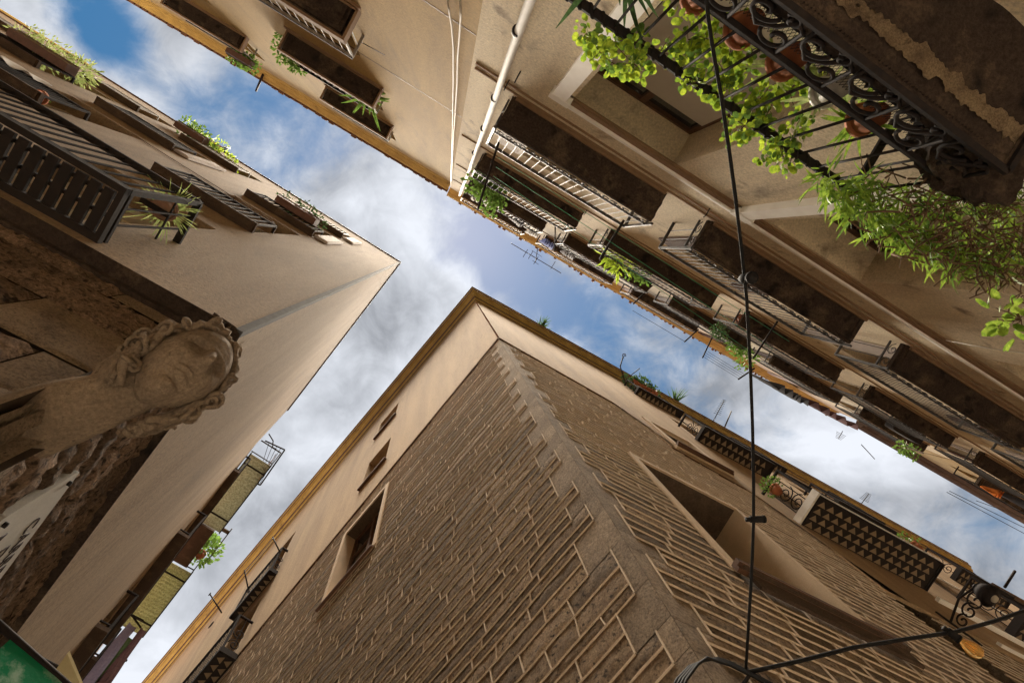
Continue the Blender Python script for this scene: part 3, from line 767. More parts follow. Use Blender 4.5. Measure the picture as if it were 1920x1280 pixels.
bk = MB(B2); wall_mesh(bk, 0, 23.5, G0, 10.35, [w4[0], w4[1], w4[7]], -.012, rec=.5); bk.build('wall_backing', mStone, hB)
# groove between plaster and stone
gv = MB(B1); 
for a, b in [(i, i + 1) for i in range(23)]: gv.prism([(a, zb1(a) - .035), (b, zb1(b) - .035), (b, zb1(b) - .004), (a, zb1(a) - .004)], -.01, .022)
gv.build('dark_groove', mWood, hB)
gv = MB(B2)
for a, b in ((0, 2.97), (3.05, 4.4)):
    gv = MB(B2); gv.prism([(a, zb2(a) - .035), (b, zb2(b) - .035), (b, zb2(b) - .004), (a, zb2(a) - .004)], -.01, .022); gv.build('dark_groove', mWood, hB)

def surround(f, root, h, wd=.09, d0=-.02, d1=.02, mat=None, rec=.5, sill=True, sides='ltrb'):
    a, b, c, e = h[:4]; s = MB(f); a += .005; b -= .005; e -= .005; c += .005
    if 'l' in sides: s.box(a - wd, a, -(rec - .02), d1, c - (wd if 'b' in sides else 0), e + wd)
    if 'r' in sides: s.box(b, b + wd, -(rec - .02), d1, c - (wd if 'b' in sides else 0), e + wd)
    s.box(a, b, -.001, d1, e, e + wd); lt = MB(f); lt.box(a, b, -(rec - .02), -.004, e, e + .05); lt.build('soffit_shade', mSofShade, root)  # box over the opening coloured dark so its soffit looks shaded
    if 'b' in sides: s.box(a, b, -(rec - .02), d1, c - wd, c)
    o = s.build('window_surround', mat or mSur, root)
    if sill:
        q = MB(f); q.box(a - .12, b + .12, d1, d1 + .07, c - .07, c - .02); q.box(a - .12, b + .12, d1, d1 + .035, c - .1, c - .071); sub(q, 'sill', mWood, o)
    return o
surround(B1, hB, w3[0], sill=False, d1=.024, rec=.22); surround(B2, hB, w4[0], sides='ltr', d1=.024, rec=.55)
s = MB(B1); s.box(3.30, 4.6, .026, .07, 7.30, 7.335); s.build('window_sill', mWood, hB)
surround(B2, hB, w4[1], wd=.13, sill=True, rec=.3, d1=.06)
for f, hs_ in ((B1, w3), (B2, w4)):
    for h in hs_[:-1] if f is B2 else hs_: window(f, hB, (h[0] + .0, h[1], h[2], h[3], h[4] - .0), mats=(mWood,) if h[2] > 7 else (mSofB,), kind='wood' if h[4] > .51 else 'french')
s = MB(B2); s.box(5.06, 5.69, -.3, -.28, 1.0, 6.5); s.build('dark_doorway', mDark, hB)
for h in (w3[1], w3[2], w3[5]):
    s = MB(B1); s.box(h[0] - .05, h[1] + .05, .03, .09, h[2] - .05, h[2] - .012); s.build('window_sill', mWood, hB)
# window niche: roller-blind housing across its foot
s = MB(B2); s.box(1.2, 2.95, .025, .085, 3.34, 3.40); s.box(1.25, 2.9, .028, .055, 3.16, 3.335); s.build('window_sill', mSofB, hB)

mTri = M('painted soffit tile', (.30, .22, .13), .8, (.22, .16, .10), 7, 0)
def tri_balcony(f, root, u0, u1, z, d, rows, pitch, h=.95, railm=None, panels=True):
    s = MB(f); s.box(u0, u1, -.02, d, z, z + .07); s.box(u0 - .02, u1 + .02, d, d + .025, z - .02, z + .10); s.box(u0 - .022, u0, -.01, d, z - .02, z + .10); s.box(u1, u1 + .022, -.01, d, z - .02, z + .10)
    o = s.build('balcony', mSlat, root)
    t = MB(f); n = int((u1 - u0 - .1) / pitch); rh = (d - .05) / rows
    for r_ in range(rows):
        for i in range(n):
            if i % 4 == 3 and n > 8: 
                pass
            a = u0 + .05 + i * pitch + (pitch * .0); y0 = .03 + r_ * rh + rh * .12; y1 = y0 + rh * .78
            p = [(a + pitch * .08, y0, z - .004), (a + pitch * .92, y0, z - .004), (a + pitch * .5, y1, z - .004), (a + pitch * .08, y0, z + .01), (a + pitch * .92, y0, z + .01), (a + pitch * .5, y1, z + .01)]
            t.fadd(p, [(0, 1, 2), (5, 4, 3), (0, 3, 4, 1), (1, 4, 5, 2), (2, 5, 3, 0)])
    sub(t, 'soffit_tiles', mTri, o)
    r = MB(f); railing(r, f, u0 + .02, u1 - .02, d - .02, z + .08, h, .13, rw=.05, rh=.03, br=.009, low=.05)
    if panels:
        for uu in (u0 + .02, u1 - .02):
            for zz, hd in ((z + .3, 1), (z + .6, -1)): spiral(r, (uu, d * .5, zz), min(d * .36, .15), 1.6, 0, (D_, Z_), .010, 20, hd)
    sub(r, 'railing', mIron, o)
    if d > .3:   # curved iron brackets under the slab ends
        b_ = MB(f)
        for uu in (u0 + .03, u1 - .03): b_.bar((uu, .01, z - .005), (uu, d + .01, z - .005), .025, .02)
        sub(b_, 'bracket', mIron, o)
    return o
tri_balcony(B1, hB, 8.0, 9.55, 12.4, .22, 1, .17); tri_balcony(B1, hB, 7.95, 10.0, 9.63, .36, 2, .20); 
for c0, c1 in ((5.33, 7.0), (9.6, 11.2), (14, 15.6)): tri_balcony(B2, hB, c0, c1, 14.95, .26, 1, .16)
for c0, c1 in ((5.4, 7.5), (9.6, 11.6), (14, 16)): tri_balcony(B2, hB, c0, c1, 11.1, .40, 2, .17)
for c0, c1 in ((5.0, 7.75), (9.9, 12)): tri_balcony(B2, hB, c0, c1, 7.0, .54, 4, .185)
s = MB(B2); s.box(4.94, 4.978, -.0, .60, 6.97, 7.12); s.build('balcony_edge', mFrame, hB)
s = MB(B2); s.box(4.98, 7.77, .567, .585, 7.085, 7.115); s.build('balcony_edge', mFrame, hB)
s = MB(B2); s.box(7.4, 23.5, .03, .07, 5.55, 5.62); s.box(7.4, 23.5, .03, .10, 6.5, 6.56); s.box(8, 23.5, .03, .06, 9.6, 9.66); s.build('string_course', mPil, hB)

# wrought-iron brackets standing off the cornice and balconies of house B
def bracket(f, name, label, pts, r=.014, scrolls=(), group=None, cat='bracket'):
    m = MB(f); m.tube(pts, r, 6)
    for c, rr, pl in scrolls: spiral(m, c, rr, 1.3, 0, pl, r * .7, 18)
    o = m.build(name, mIron); tag(o, label, cat, group); return o
bracket(B2, 'pulley_bracket', 'black iron bracket with a ring above the first balcony of the rubble house', [(4.95, .16, 15.1), (4.9, .50, 16.0), (4.9, .80, 16.2), (4.95, .78, 16.25)], .02, [((4.9, .86, 16.2), .07, (U_, D_))])
bracket(B2, 'clothes_pole', 'thin straight iron arm pointing to the sky beside the ring bracket', [(5.25, .25, 15.9), (5.6, .75, 16.2)], .014)
bracket(B1, 'pulley_bracket', 'iron hook bracket with a curled tail near the bottom edge on the ochre cornice', [(12.2, .05, 15.6), (12.2, .65, 16.0)], .022, [((12.45, .1, 15.3), .13, (U_, Z_)), ((12.2, .66, 16.0), .06, (U_, Z_))])
def post(px_a, za, px_b, zb, name, label, r=.012, cat='clothes arm', group=None):
    m = MB(None); m.tube([at_height(px_a, za), at_height(px_b, zb)], r, 6, True); o = m.build(name, mIron); return tag(o, label, cat, group)
post((525, 1035), 13.2, (511, 1006), 13.6, 'clothes_pole', 'upper iron clothes arm on the left flank of the rubble house', .018)
post((467, 1110), 13.2, (458, 1068), 13.6, 'clothes_pole', 'lower iron clothes arm with lines, left flank of the rubble house', .018)
m = MB(None)
for k in (0, .35): m.tube([at_height((511 - k * 4, 1008 + k * 18), 13.5), at_height((485, 1042 + k * 12), 13.42), at_height((459 + k * 3, 1070 + k * 16), 13.5)], .005, 4, True)
tag(m.build('clothesline', mFrame), 'pale clotheslines strung between the two iron arms left of the rubble house', 'clothesline')

# antennas
def antenna(base, top, label, nb=8, L=.35, dirv=Vector((1, .4, 0)), name='antenna', r=.012, rev=False):
    m = MB(None); m.tube([base, top], r * 1.3, 6, True); dv = dirv.normalized()
    for i in range(nb):
        t = .35 + .65 * i / max(1, nb - 1); c = base + (top - base) * t; l = L * (1 - .5 * i / nb) * .5
        m.tube([c - dv * l, c + dv * l], r * .7, 4, True)
    o = m.build(name, mIron); return tag(o, label, 'antenna')
antenna(at_height((1337, 790), 18.0), at_height((1358, 750), 19.0), 'ladder-like television antenna on the rubble house roof', 9, .30, Vector((1, .35, 0)))
m = MB(None); m.tube([at_height((1359, 800), 18), at_height((1371, 771), 19)], .03, 6, True); tag(m.build('roof_pole', mLead), 'plain grey pole on the rubble house roof', 'pole')
antenna(at_height((1615, 944), 18.0), at_height((1629, 925), 18.8), 'comb-shaped television antenna at the far end of the rubble house roof', 7, .5, Vector((1, .55, 0)))
planter_box(B2, 5.55, 6.5, .20, .36, 15.9, 16.1, 'terracotta trough of dark shrubs on the top balcony of the rubble house', None, mTerra, seed=31, lm=mLeafD, nl=520, rad=.24, rise=.6, L=.13, W=.07)
def tuft(f, u, d, z, label, n=26, L=.45, seed=1, mat=None, wd=.03):
    rnd = random.Random(seed); lv = MB(None); c = f.pt(u, d, z)
    for _ in range(n):
        v = rv(rnd); v.z = abs(v.z) + .3; v += Vector((f.n.x, f.n.y, 0)) * .9
        leaf(lv, c + Vector((rnd.uniform(-.1, .1), rnd.uniform(-.1, .1), 0)), v, Vector((0, 0, 1)), L * rnd.uniform(.6, 1.1), wd, 'long', rnd)
    return tag(lv.build('grass_tuft', mat or mLeafD), label, 'plant')
tuft(B2, 2.45, .28, 17.75, 'spiky tuft of weeds on the ochre cornice near the corner', 24, .5, 2)
tuft(B2, 8.2, .25, 17.75, 'row of spiky leaves rising behind the cornice past the top balcony', 40, .7, 3)
# scattered plants and lantern further down the lane
pot_plant(B2.pt(4.9, .25, 7.6), .09, .14, 'small leafy shrub at the corner of the large patterned balcony', mLeafG, 'pt', 120, .16, .06, .035, 41)
pot_plant(B2.pt(8.5, .5, 8.0), .10, .16, 'green shrub behind the large patterned balcony', mLeafG, 'pt', 120, .2, .07, .04, 42)
ln = thing('lantern', at_height((1858, 1118), 5.2), 'black iron street lantern with scrollwork bracket at the right edge', 'street lamp')
LC = at_height((1858, 1118), 5.2)
m = MB(None); m.tube([LC, LC + Vector((0, 0, .16))], .15, 14, True, taper=.55); m.tube([LC + Vector((0, 0, .16)), LC + Vector((0, 0, .22))], .09, 14, True, taper=.3); m.tube([LC - Vector((0, 0, .04)), LC], .06, 14, True, taper=2.4); m.build('lamp_housing', mIron, ln)
m = MB(None); m.tube([LC - Vector((0, 0, .02)), LC - Vector((0, 0, .06))], .055, 12, True, taper=.8); m.build('lamp_glass', mBlind, ln)
m = MB(B2); uu, dd = B2.hor((1858, 1118), 5.2); m.tube([(uu, dd, 5.40), (uu, dd * .6, 5.48), (uu, .02, 5.4)], .016, 6)
for k_, rr in ((.25, .13), (.5, .11), (.75, .09)): spiral(m, (uu, dd * (1 - k_), 5.30), rr, 1.3, 0, (D_, Z_), .012, 18)
m.box(uu - .03, uu + .03, .03, .05, 5.0, 5.6); m.build('scroll_bracket', mIron, ln)
m = MB(None); a = at_height((1840, 1100), 5.6); m.tube([a, a + Vector((.02, .02, -.12))], .06, 10, True, taper=.9); m.build('floodlight', mIron, ln)
post((1884, 1100), 9.0, (1903, 1070), 9.3, 'clothes_pole', 'thick black arm against the grey sky at the right edge', .03)
# ================================================================ HOUSE C1 : ochre house top centre-left
hC = thing('ochre_house', C1.pt(0, 0, G0), 'ochre plastered house with moulded balconies at the top left of centre', 'building')
lvC = [7.42, 11.06, 14.7]; colC = [(1.9, 3.2), (6.0, 7.3), (10.3, 11.6)]
HC1 = [(a, b, z + .13, z + 2.35) for a, b in colC for z in lvC] + [(1.9, 3.2, 3.7, 5.9)]
w = MB(C1); wall_mesh(w, 0, 16, G0, 19.45, HC1, 0, rec=.3); w.build('wall', mC1, hC)
for h in HC1: window(C1, hC, h, mats=(mWood,))
s = MB(C1); s.box(0.01, 16, -.01, .003, 9.50, 9.525); s.box(.01, 16, -.01, .003, 5.9, 5.92); s.build('groove_shade', mWood, hC)  # nothing is cut in: thin dark strips paint the shade of grooves
pr = [(0, 19.1), (.03, 19.12), (.03, 19.2), (.06, 19.24), (.10, 19.26), (.10, 19.32), (.15, 19.36), (.15, 19.42), (.21, 19.46), (.24, 19.5), (.24, 19.56), (.0, 19.62)]
cornice1(C1, .0, 16, pr, hC, mCor)
s = MB(C1); s.box(-.02, 16, .15, .30, 19.625, 19.66)
k = .0
while k < 16: e_ = ((math.sin(k * 91.7) * 437.5) % 1) * .07; s.box(k, k + .12 + e_, .22, .275 + e_, 19.60 - e_ * .2, 19.624); k += .17 + e_ * 1.3
s.build('roof_tiles', mTile, hC)
roof([fp(C1, 0, 0), fp(C1, 16, 0), fp(C1, 16, -9), fp(C1, 0, -9)], 19.3, hC, mTile, .3)
mLip = M('brown moulding', (.30, .19, .11), .85, (.22, .14, .085), 5, .2, 40)
for (u0, u1, z, d) in ((1.62, 4.9, 7.42, .36), (1.72, 3.5, 11.06, .34), (1.85, 3.55, 14.7, .30), (5.6, 7.7, 7.42, .36), (5.7, 7.6, 11.06, .34), (5.75, 7.55, 14.7, .32), (10, 12, 11.06, .34), (10, 12, 14.7, .3)):
    balcony(C1, hC, u0, u1, z, d, 1.0, slabm=mLip, railm=mZinc if z < 14 else mZinc, soff=mSof, pitch=.125, rw=.04)
    s = MB(C1); s.box(u0 - .1, u1 + .1, .0, .03, z - .10, z - .03); s.box(u0 - .05, u1 + .05, .0, .05, z - .028, z - .016); s.build('balcony_cornice', mLip, hC)
    hh = MB(C1); hh.box(u0 + .02, u1 - .02, d - .07, d - .0, z + 1.0, z + 1.045); hh.build('handrail', mIron, hC)
planter_box(C1, 5.6, 6.3, .36, .52, 15.35, 15.55, 'green foliage hanging over a brown balcony at the top edge, by the ochre cornice', None, mPlant, seed=51, lm=mLeafG, nl=420, rad=.18, rise=.25, L=.10, W=.06)
t = thing('trailing_plant', C1.pt(3.45, .3, 12.1), 'bright green creeper trailing from the left end of the middle ochre balcony', 'plant')
rnd = random.Random(52); lv = MB(None); sm = MB(None)
sp = [at_height(p, 12.0 + k * .02) for k, p in enumerate([(535, 62), (525, 72), (522, 95), (530, 108), (540, 100), (546, 112), (552, 122), (560, 130), (553, 118), (542, 85), (565, 122)])]
bush(lv, sm, sp, 420, .12, .075, .05, 'pt', rnd, .1, True, sp[5]); lv.build('leaves', mLeafG, t); sm.build('stem', mStem, t)
pot_plant(C1.pt(1.9, .2, 11.2), .09, .15, 'palm with long drooping dark leaves at the right end of the middle ochre balcony', mLeafG, 'long', 34, .1, .62, .05, 53)
post((493, 140), 19.3, (480, 171), 19.9, 'roof_bracket', 'short black iron bracket sticking out over the sky from the ochre cornice', .035, 'bracket')
m = MB(C1); p0 = C1.wall((678, 80), .1); m.tube([(*C1.wall((678, 80), .25)[:1], .25, C1.wall((678, 80), .25)[1]), (C1.wall((722, 104), .02)[0], .02, C1.wall((722, 104), .02)[1])], .006, 5)
m.build('stay_wire', mIron, hC)
for k, L_ in enumerate(([(838, -8), (842, 20), (847, 50), (850, 90), (850, 150), (849, 210), (848, 260), (845, 345)], [(862, -8), (864, 30), (862, 60), (858, 110), (857, 160), (853, 220), (850, 260), (846, 340)])):
    m = MB(C1); pts = []
    for i, p in enumerate(L_):
        u, z = C1.wall(p, .04); pts.append((u, .04, z))
    m.tube(pts, .011, 6); o = m.build('hanging_cable', mWCab); tag(o, ['left of two loose white cables running up beside the drainpipe', 'right of two loose white cables running up beside the drainpipe'][k], 'cable')

# ================================================================ HOUSE C2 : stone house with many balconies, right
hD = thing('balcony_house', C2.pt(0, 0, G0), 'tall grey-beige stucco house with rows of iron balconies across the right half', 'building')
ZT = 21.3
cols = [(.62, 2.92), (3.68, 6.5), (7.35, 10.2), (11.2, 14.0), (15.0, 17.8)]; lv_ = [6.93, 11.1, 14.9, 18.2]; dep = [.43, .38, .34, .32]
low = [(1.17, 2.52, 3.15, 6.0, .42), (3.78, 5.2, 3.1, 5.8, .42), (7.2, 8.6, 3.1, 5.6, .4)]
HD = low + [((a + b) / 2 - .62, (a + b) / 2 + .62, z + .14, min(z + 2.6, 20.9)) for a, b in cols for z in lv_]
w = MB(C2); wall_mesh(w, 0, 19.5, G0, ZT, HD, 0, rec=.32); w.build('wall', mC2, hD)
for h in HD[3:]: window(C2, hD, h, rec=.32, mats=(mZinc if h[2] < 8 else mWood,))
rnd = random.Random(17)
for h in HD[3:]:
    for sx in (-1, 1):
        if rnd.random() < .25: continue
        ww = rnd.uniform(.30, .5); x0 = h[0] - ww - .02 if sx < 0 else h[1] + .02; zt = h[3] - rnd.uniform(0, .1)
        s = MB(C2); s.box(x0, x0 + ww, .012, .045, h[2] + .05, zt)
        for q_ in range(int((zt - h[2]) / .085)): s.box(x0 + .04, x0 + ww - .04, .045, .060, h[2] + .09 + q_ * .085, h[2] + .14 + q_ * .085)
        s.build('shutter', rnd.choice([mWood, mShut, mPanel]), hD)
for i, h in enumerate(low):
    window(C2, hD, h, mats=(mWood,))
    s = MB(C2); s.box(h[0] + .1, h[1] - .06, -h[4] + .04, -h[4] + .06, h[2], h[3] - .42); s.build('roller_blind', mBlind, hD)
s = MB(C2)
s.box(.93, 19.5, .0, .06, 6.02, 6.085); s.build('string_course', mPil, hD)
s = MB(C2); s.box(.93, 19.5, .0, .035, 5.90, 6.015); s.box(1.12, 19.5, .0, .02, 5.86, 5.897)
for z in (6.62, 6.80, 10.75, 14.5, 17.8): s.box(.05, 19.5, .0, .022, z, z + .025)
s.build('wall_moulding', mLip, hD)
s = MB(C2)
for a in (.95, 3.44): s.box(a, a + .16, .0, .085, G0, 5.86); s.box(a - .02, a + .22, .0, .09, 5.86, 6.018)
s.build('pilaster', mPil, hD)
for a, b in cols:
    for z, d in zip(lv_, dep):
        if a > 11 and z > 18: continue
        uu0 = a
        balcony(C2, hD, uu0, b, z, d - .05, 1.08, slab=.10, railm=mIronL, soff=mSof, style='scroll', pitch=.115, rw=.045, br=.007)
        s = MB(C2); s.box(uu0 + .02, b - .02, .0, .05, z - .07, z - .022); s.build('balcony_cornice', mLip, hD)
# eaves: projecting tiles on rafters
pr = [(0, 20.7), (.05, 20.75), (.05, 20.85), (.12, 20.9), (.12, 21.0), (.2, 21.05), (.2, 21.12), (.26, 21.2), (.26, 21.3), (0, 21.4)]
cornice1(C2, .0, 19.5, pr, hD, mCor)
s = MB(C2); k = .0; rnd = random.Random(7)
while k < 19.5:
    s.tube([(k + .07, .1, 21.37), (k + .07 + rnd.uniform(-.02, .02), .29 + rnd.uniform(-.06, .07), 21.34 + rnd.uniform(-.03, .02))], rnd.uniform(.045, .07), 8); k += rnd.uniform(.14, .24)
s.box(0, 19.5, .05, .27, 21.31, 21.345); s.build('roof_tiles', mTile, hD)
roof([fp(C2, 0, 0), fp(C2, 19.5, 0), fp(C2, 19.5, -9), fp(C2, 0, -9)], 21.0, hD, mTile, .3)
# drainpipe
t = thing('drainpipe', C2.pt(.27, .08, G0), 'white drainpipe with black clamps rising beside the ochre house', 'pipe')
u0, z0 = C2.wall((980, 40), .08); u1_, z1_ = C2.wall((880, 320), .08)
m = MB(C2); m.tube([(u0, .08, G0), (u0, .08, 3.0), (u0, .08, z0), (u1_, .08, z1_), (u1_, .08, 20.6)], .042, 14); m.build('pipe', mPipe, t)
for p in ((970, 58), (927, 184), (906, 241), (889, 287), (878, 325)):
    uz = C2.wall(p, .08); m = MB(C2); m.tube([(uz[0], .08, uz[1] - .022), (uz[0], .08, uz[1] + .022)], .049, 14); m.bar((uz[0], .0, uz[1]), (uz[0], .05, uz[1]), .02, .02); m.build('clamp', mIron, t)
    m = MB(C2); m.tube([(uz[0], .08, uz[1] + .022), (uz[0], .08, uz[1] + .05)], .0465, 14); m.build('pipe_joint', mPipe, t)

# ---- the near balcony overhead: slab, crumbling soffit, scroll panels, rope handrail
bl = MB(C2); u0, u1, z, d = -.1, 2.68, 2.2, .515
def rough(mb, ua, ub, da, db, za, zb_, amp, n=60, seed=1, m_=6, edge=0):
    pts = []
    for i in range(n + 1):
        for j in range(m_ + 1):
            u = ua + (ub - ua) * i / n; dd = da + (db - da) * j / m_
            e = noise.noise(Vector((u * 5, dd * 14, seed))) + .5 * noise.noise(Vector((u * 17, dd * 30, seed)))
            dd += (noise.noise(Vector((u * 3.1, j * 2., seed))) * .022 + noise.noise(Vector((u * 14, j * 3., seed))) * .03 + noise.noise(Vector((u * 40, j * 3., seed))) * .02) * edge
            pts.append((u, dd, za + e * amp))
    mb.fadd(pts, [(i * (m_ + 1) + j, i * (m_ + 1) + j + 1, (i + 1) * (m_ + 1) + j + 1, (i + 1) * (m_ + 1) + j) for i in range(n) for j in range(m_)], True)
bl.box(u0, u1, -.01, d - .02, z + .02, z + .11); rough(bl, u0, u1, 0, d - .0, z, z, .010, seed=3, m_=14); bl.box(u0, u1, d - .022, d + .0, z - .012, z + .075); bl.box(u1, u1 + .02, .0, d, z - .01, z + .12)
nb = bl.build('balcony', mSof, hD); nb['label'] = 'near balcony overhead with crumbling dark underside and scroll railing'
cr = MB(C2); rough(cr, u0, u1, .335, .405, z - .014, z, .016, 320, 8, 5, 1); sub(cr, 'crumbled_plaster', M('crumbled plaster', (.42, .31, .19), .95, (.20, .14, .09), 9, 1.6, 40, grain=.35), nb)
r = MB(C2); dz = z - .02
for (A, B, ax) in (((u0, d + .014), (u1 + .03, d + .014), U_), ((u1 + .03, .05), (u1 + .03, d + .014), D_)):
    r.bar((*A, dz), (*B, dz), .03, .022); r.bar((*A, dz + .30), (*B, dz + .30), .026, .022); r.bar((*A, dz + .92), (*B, dz + .92), .05, .02)
    L = math.hypot(B[0] - A[0], B[1] - A[1]); n = int(L / .145)
    for i in range(n + 1):
        t = i / n; q = (A[0] + (B[0] - A[0]) * t, A[1] + (B[1] - A[1]) * t); r.tube([(*q, dz + .30), (*q, dz + .92)], .008, 6)
    n = max(1, int(L / .27))
    for i in range(n):
        t = (i + .5) / n; q = (A[0] + (B[0] - A[0]) * t, A[1] + (B[1] - A[1]) * t)
        # big lyre scrolls: flat bars, 25 mm deep
        for hd, st, cx, cz, rr in ((1, 0, -.07, .095, .08), (-1, math.pi, .07, .20, .08), (1, 3.6, .05, .055, .045)):
            spiral(r, (q[0] + ax[0] * cx, q[1] + ax[1] * cx, dz + cz), rr, 1.1, st, (ax, Z_), .0105, 34, hd)
        pts = [(q[0] + ax[0] * x, q[1] + ax[1] * x, dz + zz) for x, zz in ((-.135, .02), (-.12, .12), (-.045, .20), (.03, .14), (.075, .04), (.125, .08), (.135, .28))]
        r.tube(pts, .0105, 6)
# rope-like twist round the handrail
pts = []
for i in range(420):
    t = i / 419; a = t * 2 * math.pi * 34; pts.append((u0 + (u1 - u0) * t, d + .014 + math.cos(a) * .026, dz + .92 + math.sin(a) * .02))
r.tube(pts, .009, 5)
sub(r, 'railing', mIron, nb)
ms = MB(C2)
for i in range(90):
    u = .7 + i * .02; ms.tube([(u, d - .04, dz + .01), (u + .1, d - .04, dz + .29)], .0016, 3, cap=False, smooth=False); ms.tube([(u + .1, d - .041, dz + .01), (u, d - .041, dz + .29)], .0016, 3, cap=False, smooth=False)
sub(ms, 'wire_mesh', mIron, nb)
# the balcony's floor lip, seen above the rail as the pots' shelf
sh = MB(C2); sh.box(1.0, 2.6, .16, .20, z + .55, z + .57); sh.box(1.0, 2.6, .34, .38, z + .55, z + .57); sh.box(1.0, 1.02, .16, .38, z + .12, z + .55); sh.box(2.58, 2.6, .16, .38, z + .12, z + .55); sub(sh, 'pot_shelf', mIron, nb)
gP = 'flower pots on the shelf of the near balcony'
for k, (u, r_, mt, lb, lm, kd) in enumerate(((1.22, .075, mTerra, 'small terracotta pot at the left end of the shelf above the scroll railing', mLeafY, 'round'), (1.52, .085, mTerra, 'orange terracotta pot half hidden by lime leaves on the near balcony shelf', mLeafY, 'round'), (1.82, .09, mTerra, 'large orange pot beside the striped leaf plant on the near balcony shelf', mLeafP, 'long'), (2.12, .08, mFrame, 'white plastic pot on the near balcony shelf', mLeafP, 'long'), (2.4, .085, mTerra, 'terracotta pot under the tangle of long leaves on the near balcony shelf', mLeafO, 'long'))):
    pot_plant(C2.pt(u, .27, z + .572), r_, .16, lb, lm, kd, 60 if kd == 'round' else 26, .12, .045 if kd == 'round' else .28, .04 if kd == 'round' else .022, 60 + k, mt, gP)
pot_plant(C2.pt(.75, .20, z + .60), .13, .17, 'wide dark pot with sword leaves behind the left part of the rope handrail', mLeafD, 'long', 16, .1, .55, .035, 71, mWood)
# trailing vine of round lime leaves
t = thing('trailing_plant', C2.pt(1.3, .5, 2.6), 'lime green round-leaved vine trailing over the rope handrail of the near balcony', 'plant')
rnd = random.Random(77); lv = MB(None); sm = MB(None)
VP_ = [(1100, 62), (1108, 88), (1125, 98), (1140, 112), (1160, 125), (1180, 120), (1200, 130), (1150, 80), (1200, 80), (1240, 95), (1262, 105), (1290, 95), (1315, 100), (1290, 128), (1300, 155), (1320, 160), (1345, 110), (1360, 140), (1375, 85), (1370, 165), (1350, 175), (1385, 200), (1375, 220), (1395, 235), (1380, 250), (1410, 215), (1425, 185), (1440, 165), (1450, 190), (1440, 210), (1420, 235), (1445, 250), (1460, 270), (1470, 300), (1480, 310), (1490, 250), (1500, 225), (1475, 145), (1495, 130), (1515, 150), (1480, 160), (1290, 75), (1330, 75), (1400, 130), (1410, 95), (1440, 290)]
sp = []
for i, p in enumerate(VP_):
    zz = 3.12 + .14 * math.sin(i * 2.1); sp.append(at_height(p, zz))
bush(lv, sm, sp, 620, .055, .048, .045, 'round', rnd, .0, False)
for a_, b_ in zip(sp, sp[1:]):
    if (a_ - b_).length < .4: sm.tube([a_, (a_ + b_) / 2 + rv(rnd) * .02, b_], .003, 4, True)
    sm.tube([a_, a_ + rv(rnd) * .09], .002, 4, True)
bush(lv, sm, sp, 260, .07, .032, .028, 'round', rnd, .0, False)
lv.build('leaves', mLeafY, t); lv = MB(None); bush(lv, sm, sp, 420, .06, .04, .036, 'round', rnd, .0, False); lv.build('leaves', mLeafG, t); sm.build('stem', mStem, t)
# long-leaved hanging plants and the dry tangle of stems
t = thing('hanging_plant', C2.pt(2.7, .4, 2.5), 'dense mass of long green leaves hanging off the right end of the near balcony', 'plant')
rnd = random.Random(78); lv = MB(None)
OP = [(1545, 330), (1560, 350), (1575, 375), (1590, 360), (1600, 395), (1610, 340), (1620, 370), (1640, 400), (1655, 380), (1650, 430), (1670, 410), (1690, 430), (1700, 450), (1700, 400), (1720, 420), (1725, 460), (1745, 440), (1760, 480), (1775, 460), (1790, 490), (1800, 470), (1820, 495), (1845, 490), (1700, 360), (1640, 345), (1760, 350), (1810, 345), (1860, 480), (1900, 345), (1880, 500), (1835, 380), (1880, 420)]
OP += [(1870, 370), (1850, 350), (1895, 390), (1780, 400), (1820, 430), (1860, 440), (1900, 460), (1740, 380), (1780, 370), (1830, 340)]
for i in range(980):
    p = rnd.choice(OP); c = at_height((p[0] + rnd.gauss(0, 9), p[1] + rnd.gauss(0, 9)), 2.75 + rnd.uniform(-.12, .15))
    v = rv(rnd); v += Vector((-.5, .5, -.1)); leaf(lv, c, v, Vector((0, 0, 1)) + rv(rnd), rnd.uniform(.08, .17), rnd.uniform(.012, .02), 'long', rnd)
lv.build('leaves', mLeafO, t); lv = MB(None)
for i in range(300):
    p = rnd.choice(OP); c = at_height((p[0] + rnd.gauss(0, 14), p[1] + rnd.gauss(0, 12)), 2.72 + rnd.uniform(-.12, .15))
    v = rv(rnd) + Vector((-.3, .5, -.2)); leaf(lv, c, v, Vector((0, 0, 1)) + rv(rnd), rnd.uniform(.07, .19), rnd.uniform(.008, .016), 'long', rnd)
lv.build('leaves', mLeafG, t)
sm = MB(None)
for i in range(420):
    x = rnd.triangular(1610, 1990, 1850); y0 = 330 + max(0, (x - 1650)) * .12; y = rnd.uniform(y0 - 8, y0 + 150 + max(0, x - 1780) * .45)
    c = at_height((x, y), 2.62 + rnd.uniform(-.10, .10)); v = rv(rnd).normalized() * rnd.uniform(.05, .16); v += Vector((.05, .01, 0)) * rnd.uniform(-1, 1.6)
    sm.tube([c, c + v * .5 + rv(rnd) * .02, c + v + rv(rnd) * .03], rnd.uniform(.002, .006), 4, True)
o = sm.build('stem', mStem, t); o['kind'] = 'stuff'; o['label'] = 'dry brown tangle of dead stems'
so = MB(C2); so.box(2.55, 2.95, .02, .54, 2.34, 2.56); o = so.build('root_ball', mSof, t)
dm = o.modifiers.new('sub', 'SUBSURF'); dm.subdivision_type = 'SIMPLE'; dm.levels = 4; dm.render_levels = 4
tx = bpy.data.textures.new('clod', 'CLOUDS'); tx.noise_scale = .09; dd_ = o.modifiers.new('clod', 'DISPLACE'); dd_.texture = tx; dd_.strength = .12
t = thing('potted_plant', at_height((1890, 600), 2.6), 'broad green leaves dangling at the right edge below the near balcony', 'plant')
lv = MB(None); sm = MB(None); rnd = random.Random(79)
